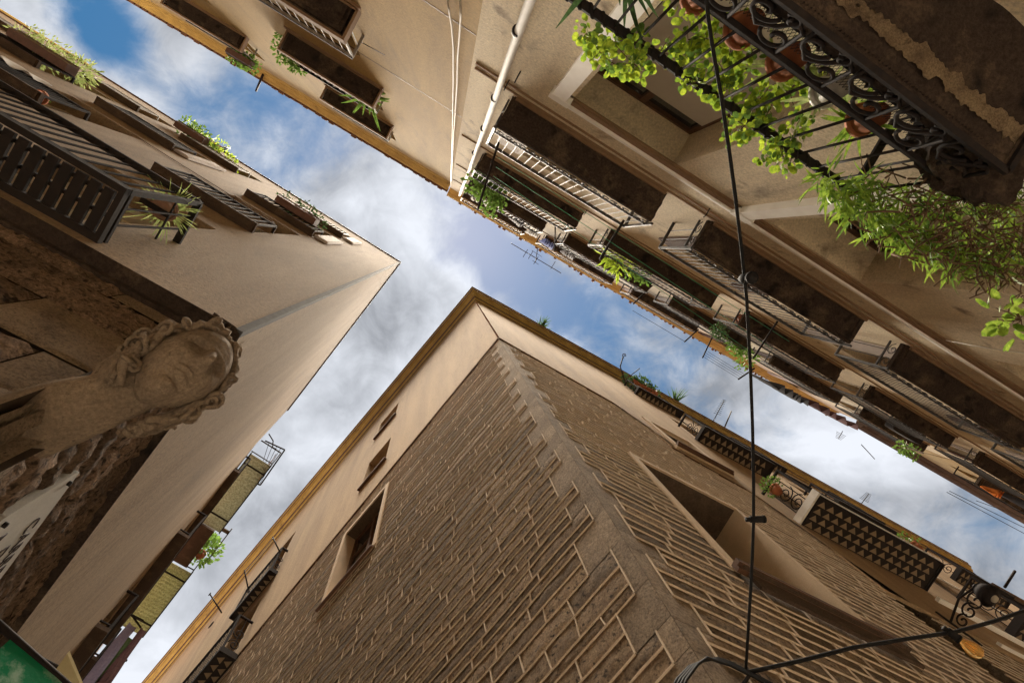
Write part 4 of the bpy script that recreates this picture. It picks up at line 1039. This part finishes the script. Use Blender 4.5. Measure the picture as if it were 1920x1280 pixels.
sp = [at_height(p, 2.6) for p in [(1870, 590), (1890, 605), (1905, 620), (1880, 575), (1915, 600), (1900, 585)]]
bush(lv, sm, sp, 30, .05, .075, .055, 'round', rnd, 0, True, sp[4]); lv.build('leaves', mLeafO, t); sm.build('stem', mStem, t)

# ---- clothes poles and green lines along the first balconies of C2
gpole = 'black clothes poles sticking out from the balconies of the grey-beige house'
def pole2(pa, z1, pb, label, r=.014):
    z2 = z1 + .02; return post(pa, z1, pb, z2, 'clothes_pole', label, r, 'clothes pole', gpole)
pole2((935, 267), 7.7, (896, 392), 'black pole at the leftmost corner of the lowest iron balcony', .018)
pole2((1170, 413), 7.7, (1125, 486), 'black pole at the right corner of the first iron balcony', .020)
pole2((1458, 602), 7.7, (1412, 672), 'grey pole at the right corner of the second iron balcony', .016)
pole2((1041, 425), 11.9, (1040, 470), 'short thin pole on the second-storey balcony above the white laundry', .016)
pole2((1223, 535), 15.6, (1187, 570), 'black pole crossing the tiled eave', .024)
pole2((1310, 617), 15.6, (1283, 641), 'black pole with a single line over the sky', .022)
pole2((1335, 633), 15.6, (1317, 671), 'black pole holding four parallel lines over the sky', .022)
pole2((1415, 690), 15.6, (1384, 711), 'thick black pole beside the overhead festoon cable', .026)
gl = 'green clotheslines in front of the iron balconies'
m = MB(None)
for a_, b_ in (((933, 295), (1480, 640)), ((930, 313), (1450, 655)), ((925, 330), (1420, 668))):
    A = at_height(a_, 7.72); B = at_height(b_, 7.72); m.tube([A, (A * 3 + B) / 4 - Vector((0, 0, .02)), (A + B) / 2 - Vector((0, 0, .03)), (A + B * 3) / 4 - Vector((0, 0, .02)), B], .0045, 5, True)
tag(m.build('clothesline', M('green line', (.05, .28, .14), .6)), 'three green clotheslines stretched along the lowest iron balconies', 'clothesline')
m = MB(None)
for k in range(4): m.tube([at_height((1318 + k * 3, 668 - k * 3), 15.6), at_height((1386 + k * 3, 710 - k * 3), 15.6)], .005, 4, True)
m.tube([at_height((1186, 582), 15.6), at_height((1284, 640), 15.6)], .006, 4, True)
tag(m.build('clothesline', mIron), 'dark clotheslines over the sky between the poles of the tiled eave', 'clothesline')
m = MB(None)
for a_, b_ in (((1775, 922), (1925, 1002)), ((1780, 920), (1925, 991)), ((1830, 938), (1925, 972))): m.tube([at_height(a_, 18), at_height(b_, 18)], .012, 4, True)
tag(m.build('power_line', mIron), 'thin dark wires crossing the grey sky at the right edge', 'wire')
# laundry
def at(px, z, f=C2): u, d_ = f.hor(px, z); return (u, d_, z)
gL = 'washing hung under the eave of the grey-beige house'
for k, (a_, b_, z_, drop, mt, lb) in enumerate((((882, 372), (925, 392), 17.2, 1.0, cBeige, 'beige sheet hanging beneath the pale creeper'), ((955, 408), (975, 425), 16.6, .8, cGrey, 'grey shirt between the beige sheets'), ((968, 415), (990, 428), 16.9, .8, cBeige, 'cream towel right of the grey shirt'), ((983, 432), (1006, 444), 16.9, .7, cWhite, 'off-white sheet near the blue washing'), ((1010, 450), (1034, 466), 17.2, .8, cBlue, 'bright blue garment hanging from the eave'), ((1050, 470), (1075, 486), 17.2, .5, cGrey, 'crumpled grey cloth right of the blue garment'), ((1405, 700), (1470, 738), 15.8, 1.4, cBlk, 'black washing bunched beside the festoon cable'), ((1450, 722), (1560, 782), 16.6, 1.5, cRed, 'long dark red and black washing under the tiled eave'), ((1838, 910), (1849, 915), 12.5, .45, cOr, 'small orange cloth near the right edge'), ((1855, 915), (1880, 928), 12.5, .9, cBlk, 'black garment beside the orange cloth'))):
    cloth(C2, at(a_, z_), at(b_, z_), drop, mt, lb, 'laundry', gL, 5, .09, 80 + k, 'hanging_cloth', taper=.25)
# creeper and balcony plants on C2
def creeper(pts, z_, label, n, rad, L, W, kind, mat, seed):
    t = thing('potted_plant', at_height(pts[0], z_), label, 'plant'); rnd = random.Random(seed); lv = MB(None); sm = MB(None)
    sp = [at_height(p, z_ + rnd.uniform(-.15, .15)) for p in pts]
    uq = C2.hor(pts[0], z_)[0]; lq = max(v for v in lv_ if v < z_ - .3); p0 = C2.pt(uq, .2, lq + .13); pb = MB(None); round_pot(pb, p0, .1, .18, 12); pb.build('pot', mTerra, t)
    bush(lv, sm, sp, n, rad, L, W, kind, rnd, .2, True, sp[0]); sm.tube([p0 + Vector((0, 0, .15)), sp[0]], .008, 5, True); lv.build('leaves', mat, t); sm.build('stem', mStem, t)
creeper([(910, 345), (900, 352), (920, 350), (930, 345), (915, 362), (927, 370), (935, 358), (905, 338), (925, 385), (893, 340)], 13.2, 'leafy yellow-green creeper spilling over the left end of the upper iron balcony', 460, .28, .13, .09, 'pt', mLeafG, 91)
creeper([(1145, 480), (1155, 487), (1165, 492), (1160, 500)], 12.3, 'lime green fronds on the second-storey balcony of the grey-beige house', 90, .18, .28, .06, 'pt', mLeafY, 92)
creeper([(1182, 510), (1195, 515), (1210, 520)], 12.6, 'small green potted leaves right of the lime fronds', 90, .16, .13, .08, 'pt', mLeafG, 93)
creeper([(1348, 622), (1345, 618), (1352, 625)], 11.9, 'round grey-green cactus ball on a balcony left of the festoon cable', 260, .17, .06, .03, 'pt', mLeafD, 94)
creeper([(1380, 645), (1390, 655), (1400, 668), (1378, 635), (1395, 675)], 15.3, 'yellow-green plants on the balcony behind the festoon cable', 300, .3, .14, .08, 'pt', mLeafG, 95)
creeper([(1690, 838), (1700, 842), (1712, 848)], 14.0, 'small green plant on a far balcony at the right', 120, .2, .12, .07, 'pt', mLeafG, 96)
antenna(at_height((1008, 466), 21.6), at_height((1004, 492), 22.6), 'television antenna with a long boom over the tiled eave at the sky gap', 3, .5, Vector((1, .62, 0)))
m = MB(None); m.tube([at_height((958, 456), 22.5), at_height((1052, 512), 22.5)], .016, 5, True)
for q in ((985, 475), (995, 478), (1005, 488), (1037, 497)): c = at_height(q, 22.5); m.tube([c - Vector((.1, -.16, 0)), c + Vector((.1, -.16, 0))], .012, 4, True)
tag(m.build('antenna_boom', mIron), 'long thin antenna boom crossing the blue sky gap', 'antenna')
antenna(at_height((1580, 808), 21.6), at_height((1572, 822), 22.6), 'small dark antenna over the far eave', 5, .6, Vector((1, .5, 0)))
m = MB(None); m.tube([at_height((1615, 833), 21.6), at_height((1640, 860), 23)], .02, 5, True); tag(m.build('roof_pole', mIron), 'bare thin mast leaning out over the far eave', 'pole')
# air-conditioning / projector box under the far eave
m = MB(C2); u, z_ = C2.wall((1690, 810), .35); 
bx = thing('wall_box', C2.pt(u, .1, z_), 'dark box-shaped unit fixed to the wall under the far eave', 'box')
m.box(u - .55, u + .55, .1, .42, z_ - .25, z_ + .1); m.build('housing', mIron, bx, bevel=.03); m = MB(C2); m.box(u - .4, u + .4, .421, .43, z_ - .2, z_ + .05); m.build('grille', mLead, bx)
m = MB(C2)
m.bar((u - .5, .0, z_ + .05), (u - .5, .12, z_ + .05), .04, .04); m.bar((u + .5, .0, z_ + .05), (u + .5, .12, z_ + .05), .04, .04); m.build('mounting', mIron, bx)
# hooks and pegs on the C2 wall
m = MB(C2)
for p in ((976, 134), (955, 150), (1331, 391), (1560, 690), (1101, 393), (1325, 536), (1480, 785)):
    u, z_ = C2.wall(p); m.tube([(u, -.01, z_), (u, .10, z_), (u, .12, z_ + .04)], .008, 5)
m.build('wall_hooks', mIron, hD)
m = MB(C2); 
for pp in ([(1640, 660), (1700, 664), (1730, 668)], [(1770, 635), (1850, 650), (1925, 660)]):
    m.tube([(C2.wall(p)[0], .015, C2.wall(p)[1]) for p in pp], .006, 5)
m.build('wall_cable', mFrame, hD)
def leafm2(name, c, r, c2, sc, bu, bs, streak=False):   # daylight comes through the thin sheet
    m = leafmat(name, tuple(x * .62 for x in c), tuple(x * .5 for x in c2), .3); return m
# ================================================================ NEIGHBOUR on the left lane (beyond house A)
hN = thing('gallery_house', A2.pt(6, 0, G0), 'house beyond the tan corner house with dark balconies and yellow corrugated gallery floors', 'building')
w = MB(A2); HN = [(7.2, 8.3, 8.6, 10.0, .3), (7.2, 8.3, 10.9, 12.4, .3), (10.2, 11.3, 8.6, 10.0, .3), (10.2, 11.3, 10.9, 12.4, .3)]
wall_mesh(w, 5.9, 18, G0, 14.0, HN, 0, rec=.3); w.build('wall', mA, hN)
for h in HN: window(A2, hN, h, mats=(mWood,))
roof([fp(A2, 5.9, 0), fp(A2, 18, 0), fp(A2, 18, -6), fp(A2, 5.9, -6)], 13.9, hN, mTile, .2)
for (u0, u1, z, d) in ((6.2, 8.6, 13.0, .16), (6.4, 9.2, 10.4, .24), (9.6, 12.4, 10.4, .26), (6.8, 10.6, 8.2, .22), (11, 14, 8.2, .25)):
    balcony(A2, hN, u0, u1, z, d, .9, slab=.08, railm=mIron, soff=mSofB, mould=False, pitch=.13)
mCorr = leafm2('yellowed corrugated sheet', (.80, .80, .50), .6, (.52, .52, .30), 5, .1, 30, streak=False)
mCorr2 = leafm2('pale corrugated sheet', (.82, .82, .66), .6, (.58, .58, .42), 5, .1, 30)
def corr(u0, u1, d0, d1, z, mat, lab):
    s = MB(A2); n = int((u1 - u0) / .025); pts = []
    for i in range(n + 1):
        u = u0 + (u1 - u0) * i / n; dz = .014 * math.sin(u * 2 * math.pi / .12)
        pts += [(u, d0, z + dz), (u, d1, z + dz), (u, d0, z + dz + .01), (u, d1, z + dz + .01)]
    s.fadd(pts, [(i * 4, i * 4 + 1, i * 4 + 5, i * 4 + 4) for i in range(n)] + [(i * 4 + 2, i * 4 + 6, i * 4 + 7, i * 4 + 3) for i in range(n)], True)
    o = s.build('gallery_floor', mat, hN); o['label'] = lab
    f = MB(A2); f.box(u0 - .03, u1 + .03, d1, d1 + .03, z - .03, z + .05); f.box(u0 - .03, u1 + .03, d0 - .03, d0, z - .03, z + .05)
    f.box(u0 + .28, u0 + .31, d0, d1, z - .05, z - .016); f.box(u1 - .42, u1 - .39, d0, d1, z - .05, z - .016); sub(f, 'frame', mIron, o)
    r = MB(A2); railing(r, A2, u0, u1, d1 + .01, z + .05, .9, .5, rw=.03, rh=.03, br=.008, low=.1); sub(r, 'railing', mIron, o)
corr(6.36, 8.72, .05, .64, 14.4, mCorr2, 'pale striped corrugated gallery floor')
corr(10.15, 12.45, .10, .71, 14.4, mCorr, 'yellow corrugated gallery floor')
s = MB(A2); s.box(8.8, 10.1, .08, .52, 14.42, 14.5); s.box(8.8, 10.1, .84, .87, 14.9, 14.94); s.box(8.9, 9.0, .52, .86, 14.9, 14.94); s.build('gallery_slab', mSofB, hN)
pot_plant(A2.pt(9.75, .6, 14.55), .12, .18, 'leafy plant in a terracotta pot between the two corrugated gallery floors', mLeafG, 'pt', 420, .42, .14, .08, 101)
pot_plant(A2.pt(8.75, .2, 14.7), .12, .2, 'round pinkish pot at the lower end of the pale corrugated gallery floor', mLeafG, 'pt', 40, .2, .1, .06, 102)
# drying frame
m = MB(None)
F_ = [at_height(p, 15.2) for p in ((497, 826), (534, 843), (488, 909), (478, 905))]
for a_, b_ in zip(F_, F_[1:]): m.tube([a_, b_], .022, 5, True)
for k in range(1, 5):
    t_ = k / 5; m.tube([F_[0] * (1 - t_) + F_[1] * t_, F_[3] * (1 - t_) + F_[2] * t_], .007, 4, True)
m.tube([at_height(p, 15.2) for p in ((504, 813), (512, 826), (511, 838), (518, 842))], .018, 5, True)
tag(m.build('drying_frame', mIron), 'black metal drying frame beyond the roof edge of the tan corner house', 'drying rack')
gq = 'clothes hanging on the lines at the bottom left'
cloth(A2, A2.hor((520, 848), 15.2) + (15.15,), A2.hor((500, 878), 15.2) + (15.15,), .7, cRed, 'brown garment on the black drying frame', 'laundry', gq, 2, .03, 5)
def lat(px, z): u, d_ = A2.hor(px, z); return (u, d_, z)
for k, (a_, b_, z_, dr, mt, lb) in enumerate((((243, 1166), (256, 1176), 13.4, 2.2, cPurple, 'long lilac garment hanging at the bottom left'), ((238, 1188), (252, 1199), 13.2, 1.5, cGrn, 'olive green shirt between the lilac and maroon garments'), ((266, 1176), (275, 1183), 13.4, 1.7, cRed, 'dark maroon garment beside the yellow corrugated floor'), ((226, 1196), (234, 1203), 13.2, .9, cBlue, 'small blue garment on the lower washing line'), ((218, 1230), (232, 1241), 12.8, 1.6, cGrey, 'grey patterned cloth at the bottom edge'), ((182, 1226), (200, 1240), 12.6, 1.5, cWhite, 'off-white cloth at the bottom edge'), ((203, 1212), (211, 1218), 12.7, .7, cOr, 'small orange cloth among the washing at the bottom left'))):
    cloth(A2, lat(a_, z_), lat(b_, z_), dr, mt, lb, 'laundry', gq, 3, .07, 110 + k, taper=.3)
post((216, 1228), 13.0, (238, 1238), 13.05, 'clothes_pole', 'short reddish rod carrying the lilac washing', .03)
m = MB(None)
for a_, b_ in (((243, 1150), (269, 1163)), ((247, 1152), (264, 1176))): m.tube([at_height(a_, 14.1), at_height(b_, 14.1)], .025, 5, True)
tag(m.build('clothes_pole', mIron), 'crossed black arms under the yellow corrugated gallery floor', 'clothes arm')

# ================================================================ plaque
pl = thing('street_plaque', A2.pt(.8, 0, 1.9), 'white marble street name plaque bolted to the sandstone corner', 'sign')
off = -.058
uA, zT = A2.wall((152, 880), off + .02); uB, zB = A2.wall((36, 955), off + .02)
pu0, pu1, pz0, pz1 = uA, uA + .86, zT - .47, zT
s = MB(A2); rr = .03; poly = []
for (cu, cz, a0) in ((pu1 - rr, pz1 - rr, 0), (pu0 + rr, pz1 - rr, 90), (pu0 + rr, pz0 + rr, 180), (pu1 - rr, pz0 + rr, 270)):
    for k in range(5): a = R(a0 + k * 22.5); poly.append((cu + rr * math.cos(a), cz + rr * math.sin(a)))
s.prism(poly, off - .012, off + .022); po = s.build('plate', mMar, pl)
def text(f, body, u, z, d, size, mat, parent, name='lettering', ext=.0015, flip=False):
    cu = bpy.data.curves.new('txt', 'FONT'); cu.body = body; cu.size = size; cu.extrude = ext; cu.align_x = 'CENTER'; cu.resolution_u = 3
    to = bpy.data.objects.new('txt', cu); COL.objects.link(to); bpy.context.view_layer.update()
    me = bpy.data.meshes.new_from_object(to.evaluated_get(bpy.context.evaluated_depsgraph_get()))
    bpy.data.objects.remove(to)
    base = parent.matrix_world.translation
    for v in me.vertices:
        q = f.pt(u + v.co.x, d + v.co.z, z + v.co.y); v.co = q - base
    me.materials.clear(); me.materials.append(mat)
    o = bpy.data.objects.new(name, me); COL.objects.link(o); o.parent = parent; return o
um = (pu0 + pu1) / 2
for k, t_ in enumerate(('CARRER', 'DELS', 'MIRALLERS')): text(A2, t_, um, pz1 - .15 - k * .125, off + .024, .115, mInk, pl)
s = MB(A2)
for u_ in (pu0 + .05, pu1 - .05):
    for z_ in (pz0 + .05, pz1 - .05): s.tube([(u_, off + .015, z_), (u_, off + .036, z_)], .012, 8)
s.build('bolts', mIron, pl)

# ================================================================ green sign at the bottom left corner
sg = thing('hanging_sign', at_height((60, 1240), 2.3), 'green plastic hanging sign with pale markings under a dark arm in the bottom left corner', 'sign')
zs = 2.35; a_ = at_height((-30, 1145), zs); b_ = at_height((150, 1305), zs)
m = MB(None); m.tube([a_, b_], .016, 8, True); m.build('arm', mIron, sg)
mGreen = M('green plastic sheet', (.01, .22, .10), .4, (.30, .48, .38), 7, .3, 12, lo=.54, hi=.68)
mGreen.node_tree.nodes['Principled BSDF'].inputs['Roughness'].default_value = .25
dv = (b_ - a_).normalized(); nv = dv.cross(Vector((0, 0, 1))).normalized(); dn = Vector((0, 0, -1))
m = MB(None); p0 = at_height((20, 1196), zs); P4 = [p0, b_ - Vector((0, 0, .02)), b_ + dn * .5, p0 + dn * .5]
m.add([p + nv * .012 for p in P4] + [p - nv * .012 for p in P4], [(0, 1, 2, 3), (7, 6, 5, 4), (0, 4, 5, 1), (1, 5, 6, 2), (2, 6, 7, 3), (3, 7, 4, 0)]); m.build('panel', mGreen, sg)
s = thing('sign_board', at_height((125, 1250), 2.9), 'small cream board jutting from the wall beside the green sign', 'sign')
m = MB(None); P3 = [at_height((126, 1224), 3.15), at_height((103, 1257), 3.15), at_height((128, 1290), 3.15), at_height((154, 1290), 3.15)]
m.add(P3 + [p + Vector((0, 0, .02)) for p in P3], [(0, 1, 2, 3), (7, 6, 5, 4), (0, 4, 5, 1), (1, 5, 6, 2), (2, 6, 7, 3), (3, 7, 4, 0)]); m.build('board', M('cream board', (.66, .58, .34), .7, (.55, .46, .25), 6), s)
m = MB(None); m.tube([P3[1] + Vector((0, 0, .03)), P3[1] + Vector((-.12, -.1, .03))], .010, 6, True); m.build('bracket', mIron, s)

# ================================================================ festoon cables with sockets
uh, zh = B2.wall((1398, 1262), .04); HK = B2.pt(uh, .04, zh)
SP = at_height((1322, -40), 3.3)
def along(L_, za, zb_, y0, y1, ax=1):
    return [at_height(p, za + (zb_ - za) * (p[ax] - y0) / (y1 - y0)) for p in L_]
main = along([(1322, -40), (1327, 30), (1336, 90), (1352, 180), (1368, 290), (1380, 380), (1391, 470), (1400, 560), (1407, 690), (1411, 800), (1413, 900), (1413, 980), (1409, 1080), (1403, 1180), (1398, 1262)], 2.0, zh, -40, 1262)
main = [C2.pt(.2, -.02, 2.6)] + main
fs_ = thing('festoon_cable', HK, 'black festoon cable with two empty lamp sockets hanging down the centre right', 'cable')
m = MB(None); m.tube(main, .0068, 8, True); m.tube([p + Vector((.006, .0, .003)) for p in main[:7]], .004, 6, True); m.build('cable', mCable, fs_)
def socket(c, parent, r=.026, L=.075, dirv=Vector((.35, .1, -1)), bulb=False):
    dirv = dirv.normalized(); m = MB(None)
    m.tube([c + dirv * -.01, c + dirv * .0, c + dirv * L], r, 16, True); m.tube([c + dirv * (L - .006), c + dirv * (L + .004)], r * 1.14, 16, True); m.tube([c - dirv * .03, c - dirv * .008], r * .7, 12, True)
    o = m.build('socket', mCable, parent)
    h = MB(None); h.tube([c + dirv * (L + .0045), c + dirv * (L + .006)], r * .9, 16, True); sub(h, 'socket_mouth', mDark, o)
    if bulb:
        b_ = MB(None); pr_ = [(0, .014), (.014, .016), (.03, .026), (.05, .034), (.07, .036), (.09, .030), (.103, .017), (.108, .0)]
        ax = dirv.cross(Vector((0, 0, 1))).normalized(); ay = dirv.cross(ax); pts = []; k = 24
        for h_, q_ in pr_:
            for i in range(k): a = 2 * math.pi * i / k; pts.append(c + dirv * (L + .006 + h_) + ax * math.cos(a) * q_ + ay * math.sin(a) * q_)
        b_.add(pts, [(j * k + i, j * k + (i + 1) % k, (j + 1) * k + (i + 1) % k, (j + 1) * k + i) for j in range(len(pr_) - 1) for i in range(k)], None, True)
        ob_ = b_.build('bulb', mBulb, parent)
        f_ = MB(None)
        for i in range(7): 
            a = i * .9; f_.tube([c + dirv * (L + .03) + ax * math.cos(a) * .008 + ay * math.sin(a) * .008, c + dirv * (L + .08) + ax * math.cos(a) * .012 + ay * math.sin(a) * .012], .0012, 4, True)
        sub(f_, 'filament', mFil, ob_)
mBulb = bpy.data.materials.new('amber bulb glass'); mBulb.use_nodes = True; b_ = mBulb.node_tree.nodes['Principled BSDF']
b_.inputs['Base Color'].default_value = (.95, .62, .22, 1); b_.inputs['Roughness'].default_value = .05; b_.inputs['Transmission Weight'].default_value = .75; b_.inputs['IOR'].default_value = 1.1
mFil = M('filament', (.8, .45, .1), .4, metal=.6)
c1 = at_height((1397, 522), 2.0 + (zh - 2.0) * (522 + 40) / 1302); socket(c1, fs_, r=.021, L=.06, dirv=Vector((-.12, -.12, -1)))
c2 = at_height((1411, 973), 2.0 + (zh - 2.0) * (973 + 40) / 1302); socket(c2, fs_, r=.014, L=.05, dirv=Vector((1, 0, -.1)))
f2 = thing('festoon_cable', HK, 'black cable running to the right edge with one amber bulb in its socket', 'cable')
m = MB(None); P5 = [(1400, 1260), (1500, 1238), (1600, 1213), (1700, 1197), (1790, 1184), (1860, 1165), (1940, 1138)]
pts = [at_height(p, zh + (2.15 - zh) * (p[0] - 1400) / 540) for p in P5]; m.tube(pts, .0095, 8, True); m.build('cable', mCable, f2)
c3 = at_height((1780, 1184), zh + (2.15 - zh) * 380 / 540); socket(c3, f2, r=.019, L=.045, dirv=Vector((.75, .55, -.62)), bulb=True)
# cable bundle looping over the wall corner
m = MB(None)
for k in range(4):
    L_ = [(1255 + k * 7, 1300), (1270 + k * 6, 1272), (1293 + k * 5, 1248 - k), (1320 + k * 2, 1238 - k * 2), (1345, 1236 + k * 2 - 3), (1368, 1240 + k * 2), (1392, 1252 + k * 2), (1420, 1266 + k * 2), (1450, 1282 + k * 3), (1480, 1300 + k * 3)]
    m.tube([B2.pt(*(lambda uz: (uz[0], .05 + k * .008, uz[1]))(B2.wall(p, .05 + k * .008))) for p in L_], .006, 6, True)
tag(m.build('cable_bundle', mCable), 'looped bundle of black cables on the rubble wall at the bottom edge', 'cable')
hk = MB(B2); hk.tube([(uh, -.02, zh - .02), (uh, .05, zh - .02), (uh, .06, zh + .01)], .009, 6); tag(hk.build('wall_hook', mIron), 'small iron hook holding the festoon cables to the rubble wall', 'hook')

# ================================================================ far houses closing the lanes
fh = thing('far_house', B2.pt(24, 0, G0), 'dark strip of a further house beyond the end of the ochre cornice', 'building')
w = MB(B2); wall_mesh(w, 23.5, 40, G0, 16.6, [(25, 26.2, 11, 13, .3), (28, 29.2, 11, 13, .3), (25, 26.2, 7, 9.2, .3)], 0, step=2); w.build('wall', mC2, fh)
for h in ((25, 26.2, 11, 13, .3), (28, 29.2, 11, 13, .3), (25, 26.2, 7, 9.2, .3)): window(B2, fh, h, mats=(mWood,))
cornice1(B2, 23.5, 40, [(0, 16.2), (.1, 16.3), (.1, 16.45), (.2, 16.5), (.2, 16.6), (0, 16.7)], fh, mSofB); roof([fp(B2, 23.5, 0), fp(B2, 40, 0), fp(B2, 40, -9), fp(B2, 23.5, -9)], 16.4, fh, mTile, .2)
fo = thing('far_house', C2.pt(20, 0, G0), 'far ochre house with a dark tiled eave continuing the row at the right edge', 'building')
w = MB(C2); hh = [(21.5, 22.7, 11, 13.3, .3), (25, 26.2, 11, 13.3, .3), (21.5, 22.7, 7, 9.3, .3), (25, 26.2, 7, 9.3, .3), (21.5, 22.7, 15, 17, .3), (25, 26.2, 15, 17, .3)]
wall_mesh(w, 19.5, 42, G0, 19.6, hh, 0, step=2); w.build('wall', mC1, fo)
for h in hh: window(C2, fo, h, mats=(mWood,))
for z, d in ((10.9, .4), (6.9, .4), (14.9, .35)): balcony(C2, fo, 20.5, 27, z, d, .95, slab=.1, railm=mIron, soff=mSof, pitch=.2)
cornice1(C2, 19.5, 42, [(0, 19.0), (.1, 19.1), (.1, 19.25), (.2, 19.3), (.3, 19.5), (.3, 19.6), (0, 19.7)], fo, mSofB, 'eave'); roof([fp(C2, 19.5, 0), fp(C2, 42, 0), fp(C2, 42, -9), fp(C2, 19.5, -9)], 19.3, fo, mTile, .2)

# ================================================================ sky, sun, camera
W = bpy.data.worlds.new('World'); SC.world = W; W.use_nodes = True
N = W.node_tree.nodes; L = W.node_tree.links; bg = N['Background']
SUN_EL, SUN_AZ = 88, 150
sk = N.new('ShaderNodeTexSky'); sk.sky_type = 'NISHITA'; sk.sun_disc = False; sk.sun_elevation = R(SUN_EL); sk.sun_rotation = R(SUN_AZ); sk.air_density = 1.2; sk.dust_density = .4; sk.ozone_density = 1.5
tc = N.new('ShaderNodeTexCoord'); nz = N.new('ShaderNodeTexNoise'); nz.inputs['Scale'].default_value = 6.0; nz.inputs['Detail'].default_value = 11; nz.inputs['Roughness'].default_value = .6; nz.inputs['Distortion'].default_value = .35
L.new(tc.outputs['Generated'], nz.inputs[0])
def math_(op, a, b=None, v=None):
    n = N.new('ShaderNodeMath'); n.operation = op; L.new(a, n.inputs[0])
    if b is not None: L.new(b, n.inputs[1])
    if v is not None: n.inputs[1].default_value = v
    return n.outputs[0]
acc = None
# openings in the cloud deck: (direction seen through pixel, angular size, depth)
for px, sz, amp in (((180, 50), .065, .8), ((330, 170), .14, .08), ((520, 280), .18, .28), ((480, 190), .14, .10), ((880, 440), .09, .40), ((960, 500), .08, .20), ((1000, 560), .10, .34), ((1150, 610), .12, .30), ((1330, 720), .13, .14), ((40, 40), .10, -.3), ((360, 60), .10, -.2), ((250, 150), .1, -.12), ((100, 110), .08, -.15), ((640, 420), .14, -.14), ((700, 700), .28, -.22), ((1700, 900), .26, -.10), ((400, 1080), .30, -.30), ((780, 560), .12, -.1), ((1910, 1010), .06, .1)):
    d_ = ray(*px).normalized(); vm = N.new('ShaderNodeVectorMath'); vm.operation = 'DISTANCE'; L.new(tc.outputs['Generated'], vm.inputs[0]); vm.inputs[1].default_value = d_
    mr = N.new('ShaderNodeMapRange'); mr.interpolation_type = 'SMOOTHSTEP'; mr.inputs[1].default_value = 0; mr.inputs[2].default_value = sz * 1.5; mr.inputs[3].default_value = amp; mr.inputs[4].default_value = 0; L.new(vm.outputs['Value'], mr.inputs[0])
    acc = mr.outputs[0] if acc is None else math_('ADD', acc, mr.outputs[0])
nf = N.new('ShaderNodeTexNoise'); nf.inputs['Scale'].default_value = 15; nf.inputs['Detail'].default_value = 8; nf.inputs['Roughness'].default_value = .65; nf.inputs['Distortion'].default_value = .6; L.new(tc.outputs['Generated'], nf.inputs[0])
fine_ = math_('MULTIPLY', math_('SUBTRACT', nf.outputs[0], v=.5), v=.34)
cov = math_('ADD', math_('SUBTRACT', nz.outputs[0], acc), fine_)
mr = N.new('ShaderNodeMapRange'); mr.interpolation_type = 'SMOOTHSTEP'; mr.inputs[1].default_value = .10; mr.inputs[2].default_value = .58; L.new(cov, mr.inputs[0])
n2_ = N.new('ShaderNodeTexNoise'); n2_.inputs['Scale'].default_value = 3.6; n2_.inputs['Detail'].default_value = 9; n2_.inputs['Distortion'].default_value = .5; L.new(tc.outputs['Generated'], n2_.inputs[0])
cr_ = N.new('ShaderNodeMapRange'); cr_.inputs[1].default_value = .36; cr_.inputs[2].default_value = .64; L.new(math_('ADD', n2_.outputs[0], math_('MULTIPLY', fine_, v=.6)), cr_.inputs[0])
cm = N.new('ShaderNodeMix'); cm.data_type = 'RGBA'; L.new(cr_.outputs[0], cm.inputs[0]); cm.inputs[6].default_value = (1.25, 1.32, 1.46, 1); cm.inputs[7].default_value = (3.5, 3.65, 3.95, 1)
hs = N.new('ShaderNodeHueSaturation'); hs.inputs['Saturation'].default_value = 1.38; hs.inputs['Value'].default_value = .40; L.new(sk.outputs[0], hs.inputs['Color']); hs.inputs['Hue'].default_value = .487
mx = N.new('ShaderNodeMix'); mx.data_type = 'RGBA'; L.new(mr.outputs[0], mx.inputs[0]); L.new(hs.outputs[0], mx.inputs[6]); L.new(cm.outputs[2], mx.inputs[7])
L.new(mx.outputs[2], bg.inputs[0]); bg.inputs[1].default_value = .05

sl = bpy.data.lights.new('sun', 'SUN'); sl.energy = 5.0; sl.angle = R(40); sl.color = (1, .88, .72)
so_ = bpy.data.objects.new('sun', sl); COL.objects.link(so_)
sd_ = Vector((math.cos(R(SUN_EL)) * math.sin(R(SUN_AZ)), math.cos(R(SUN_EL)) * math.cos(R(SUN_AZ)), math.sin(R(SUN_EL))))
so_.rotation_euler = sd_.to_track_quat('Z', 'Y').to_euler(); so_.location = (0, 0, 40)

cam = bpy.data.cameras.new('camera'); cam.sensor_width = 36; cam.lens = 36 * FOC / 1920; cam.clip_end = 500; cam.clip_start = .02
co = bpy.data.objects.new('camera', cam); COL.objects.link(co)
co.matrix_world = Matrix.Translation((0, 0, EYE)) @ ROWS.to_4x4()
SC.camera = co
SC.view_settings.view_transform = 'Standard'; SC.view_settings.look = 'None'; SC.view_settings.gamma = 1; SC.view_settings.exposure = 2.35
SC.cycles.max_bounces = 8; SC.cycles.diffuse_bounces = 7; SC.cycles.use_adaptive_sampling = True; SC.cycles.use_denoising = True
for o in bpy.data.objects:
    if '_b' in o: del o['_b']
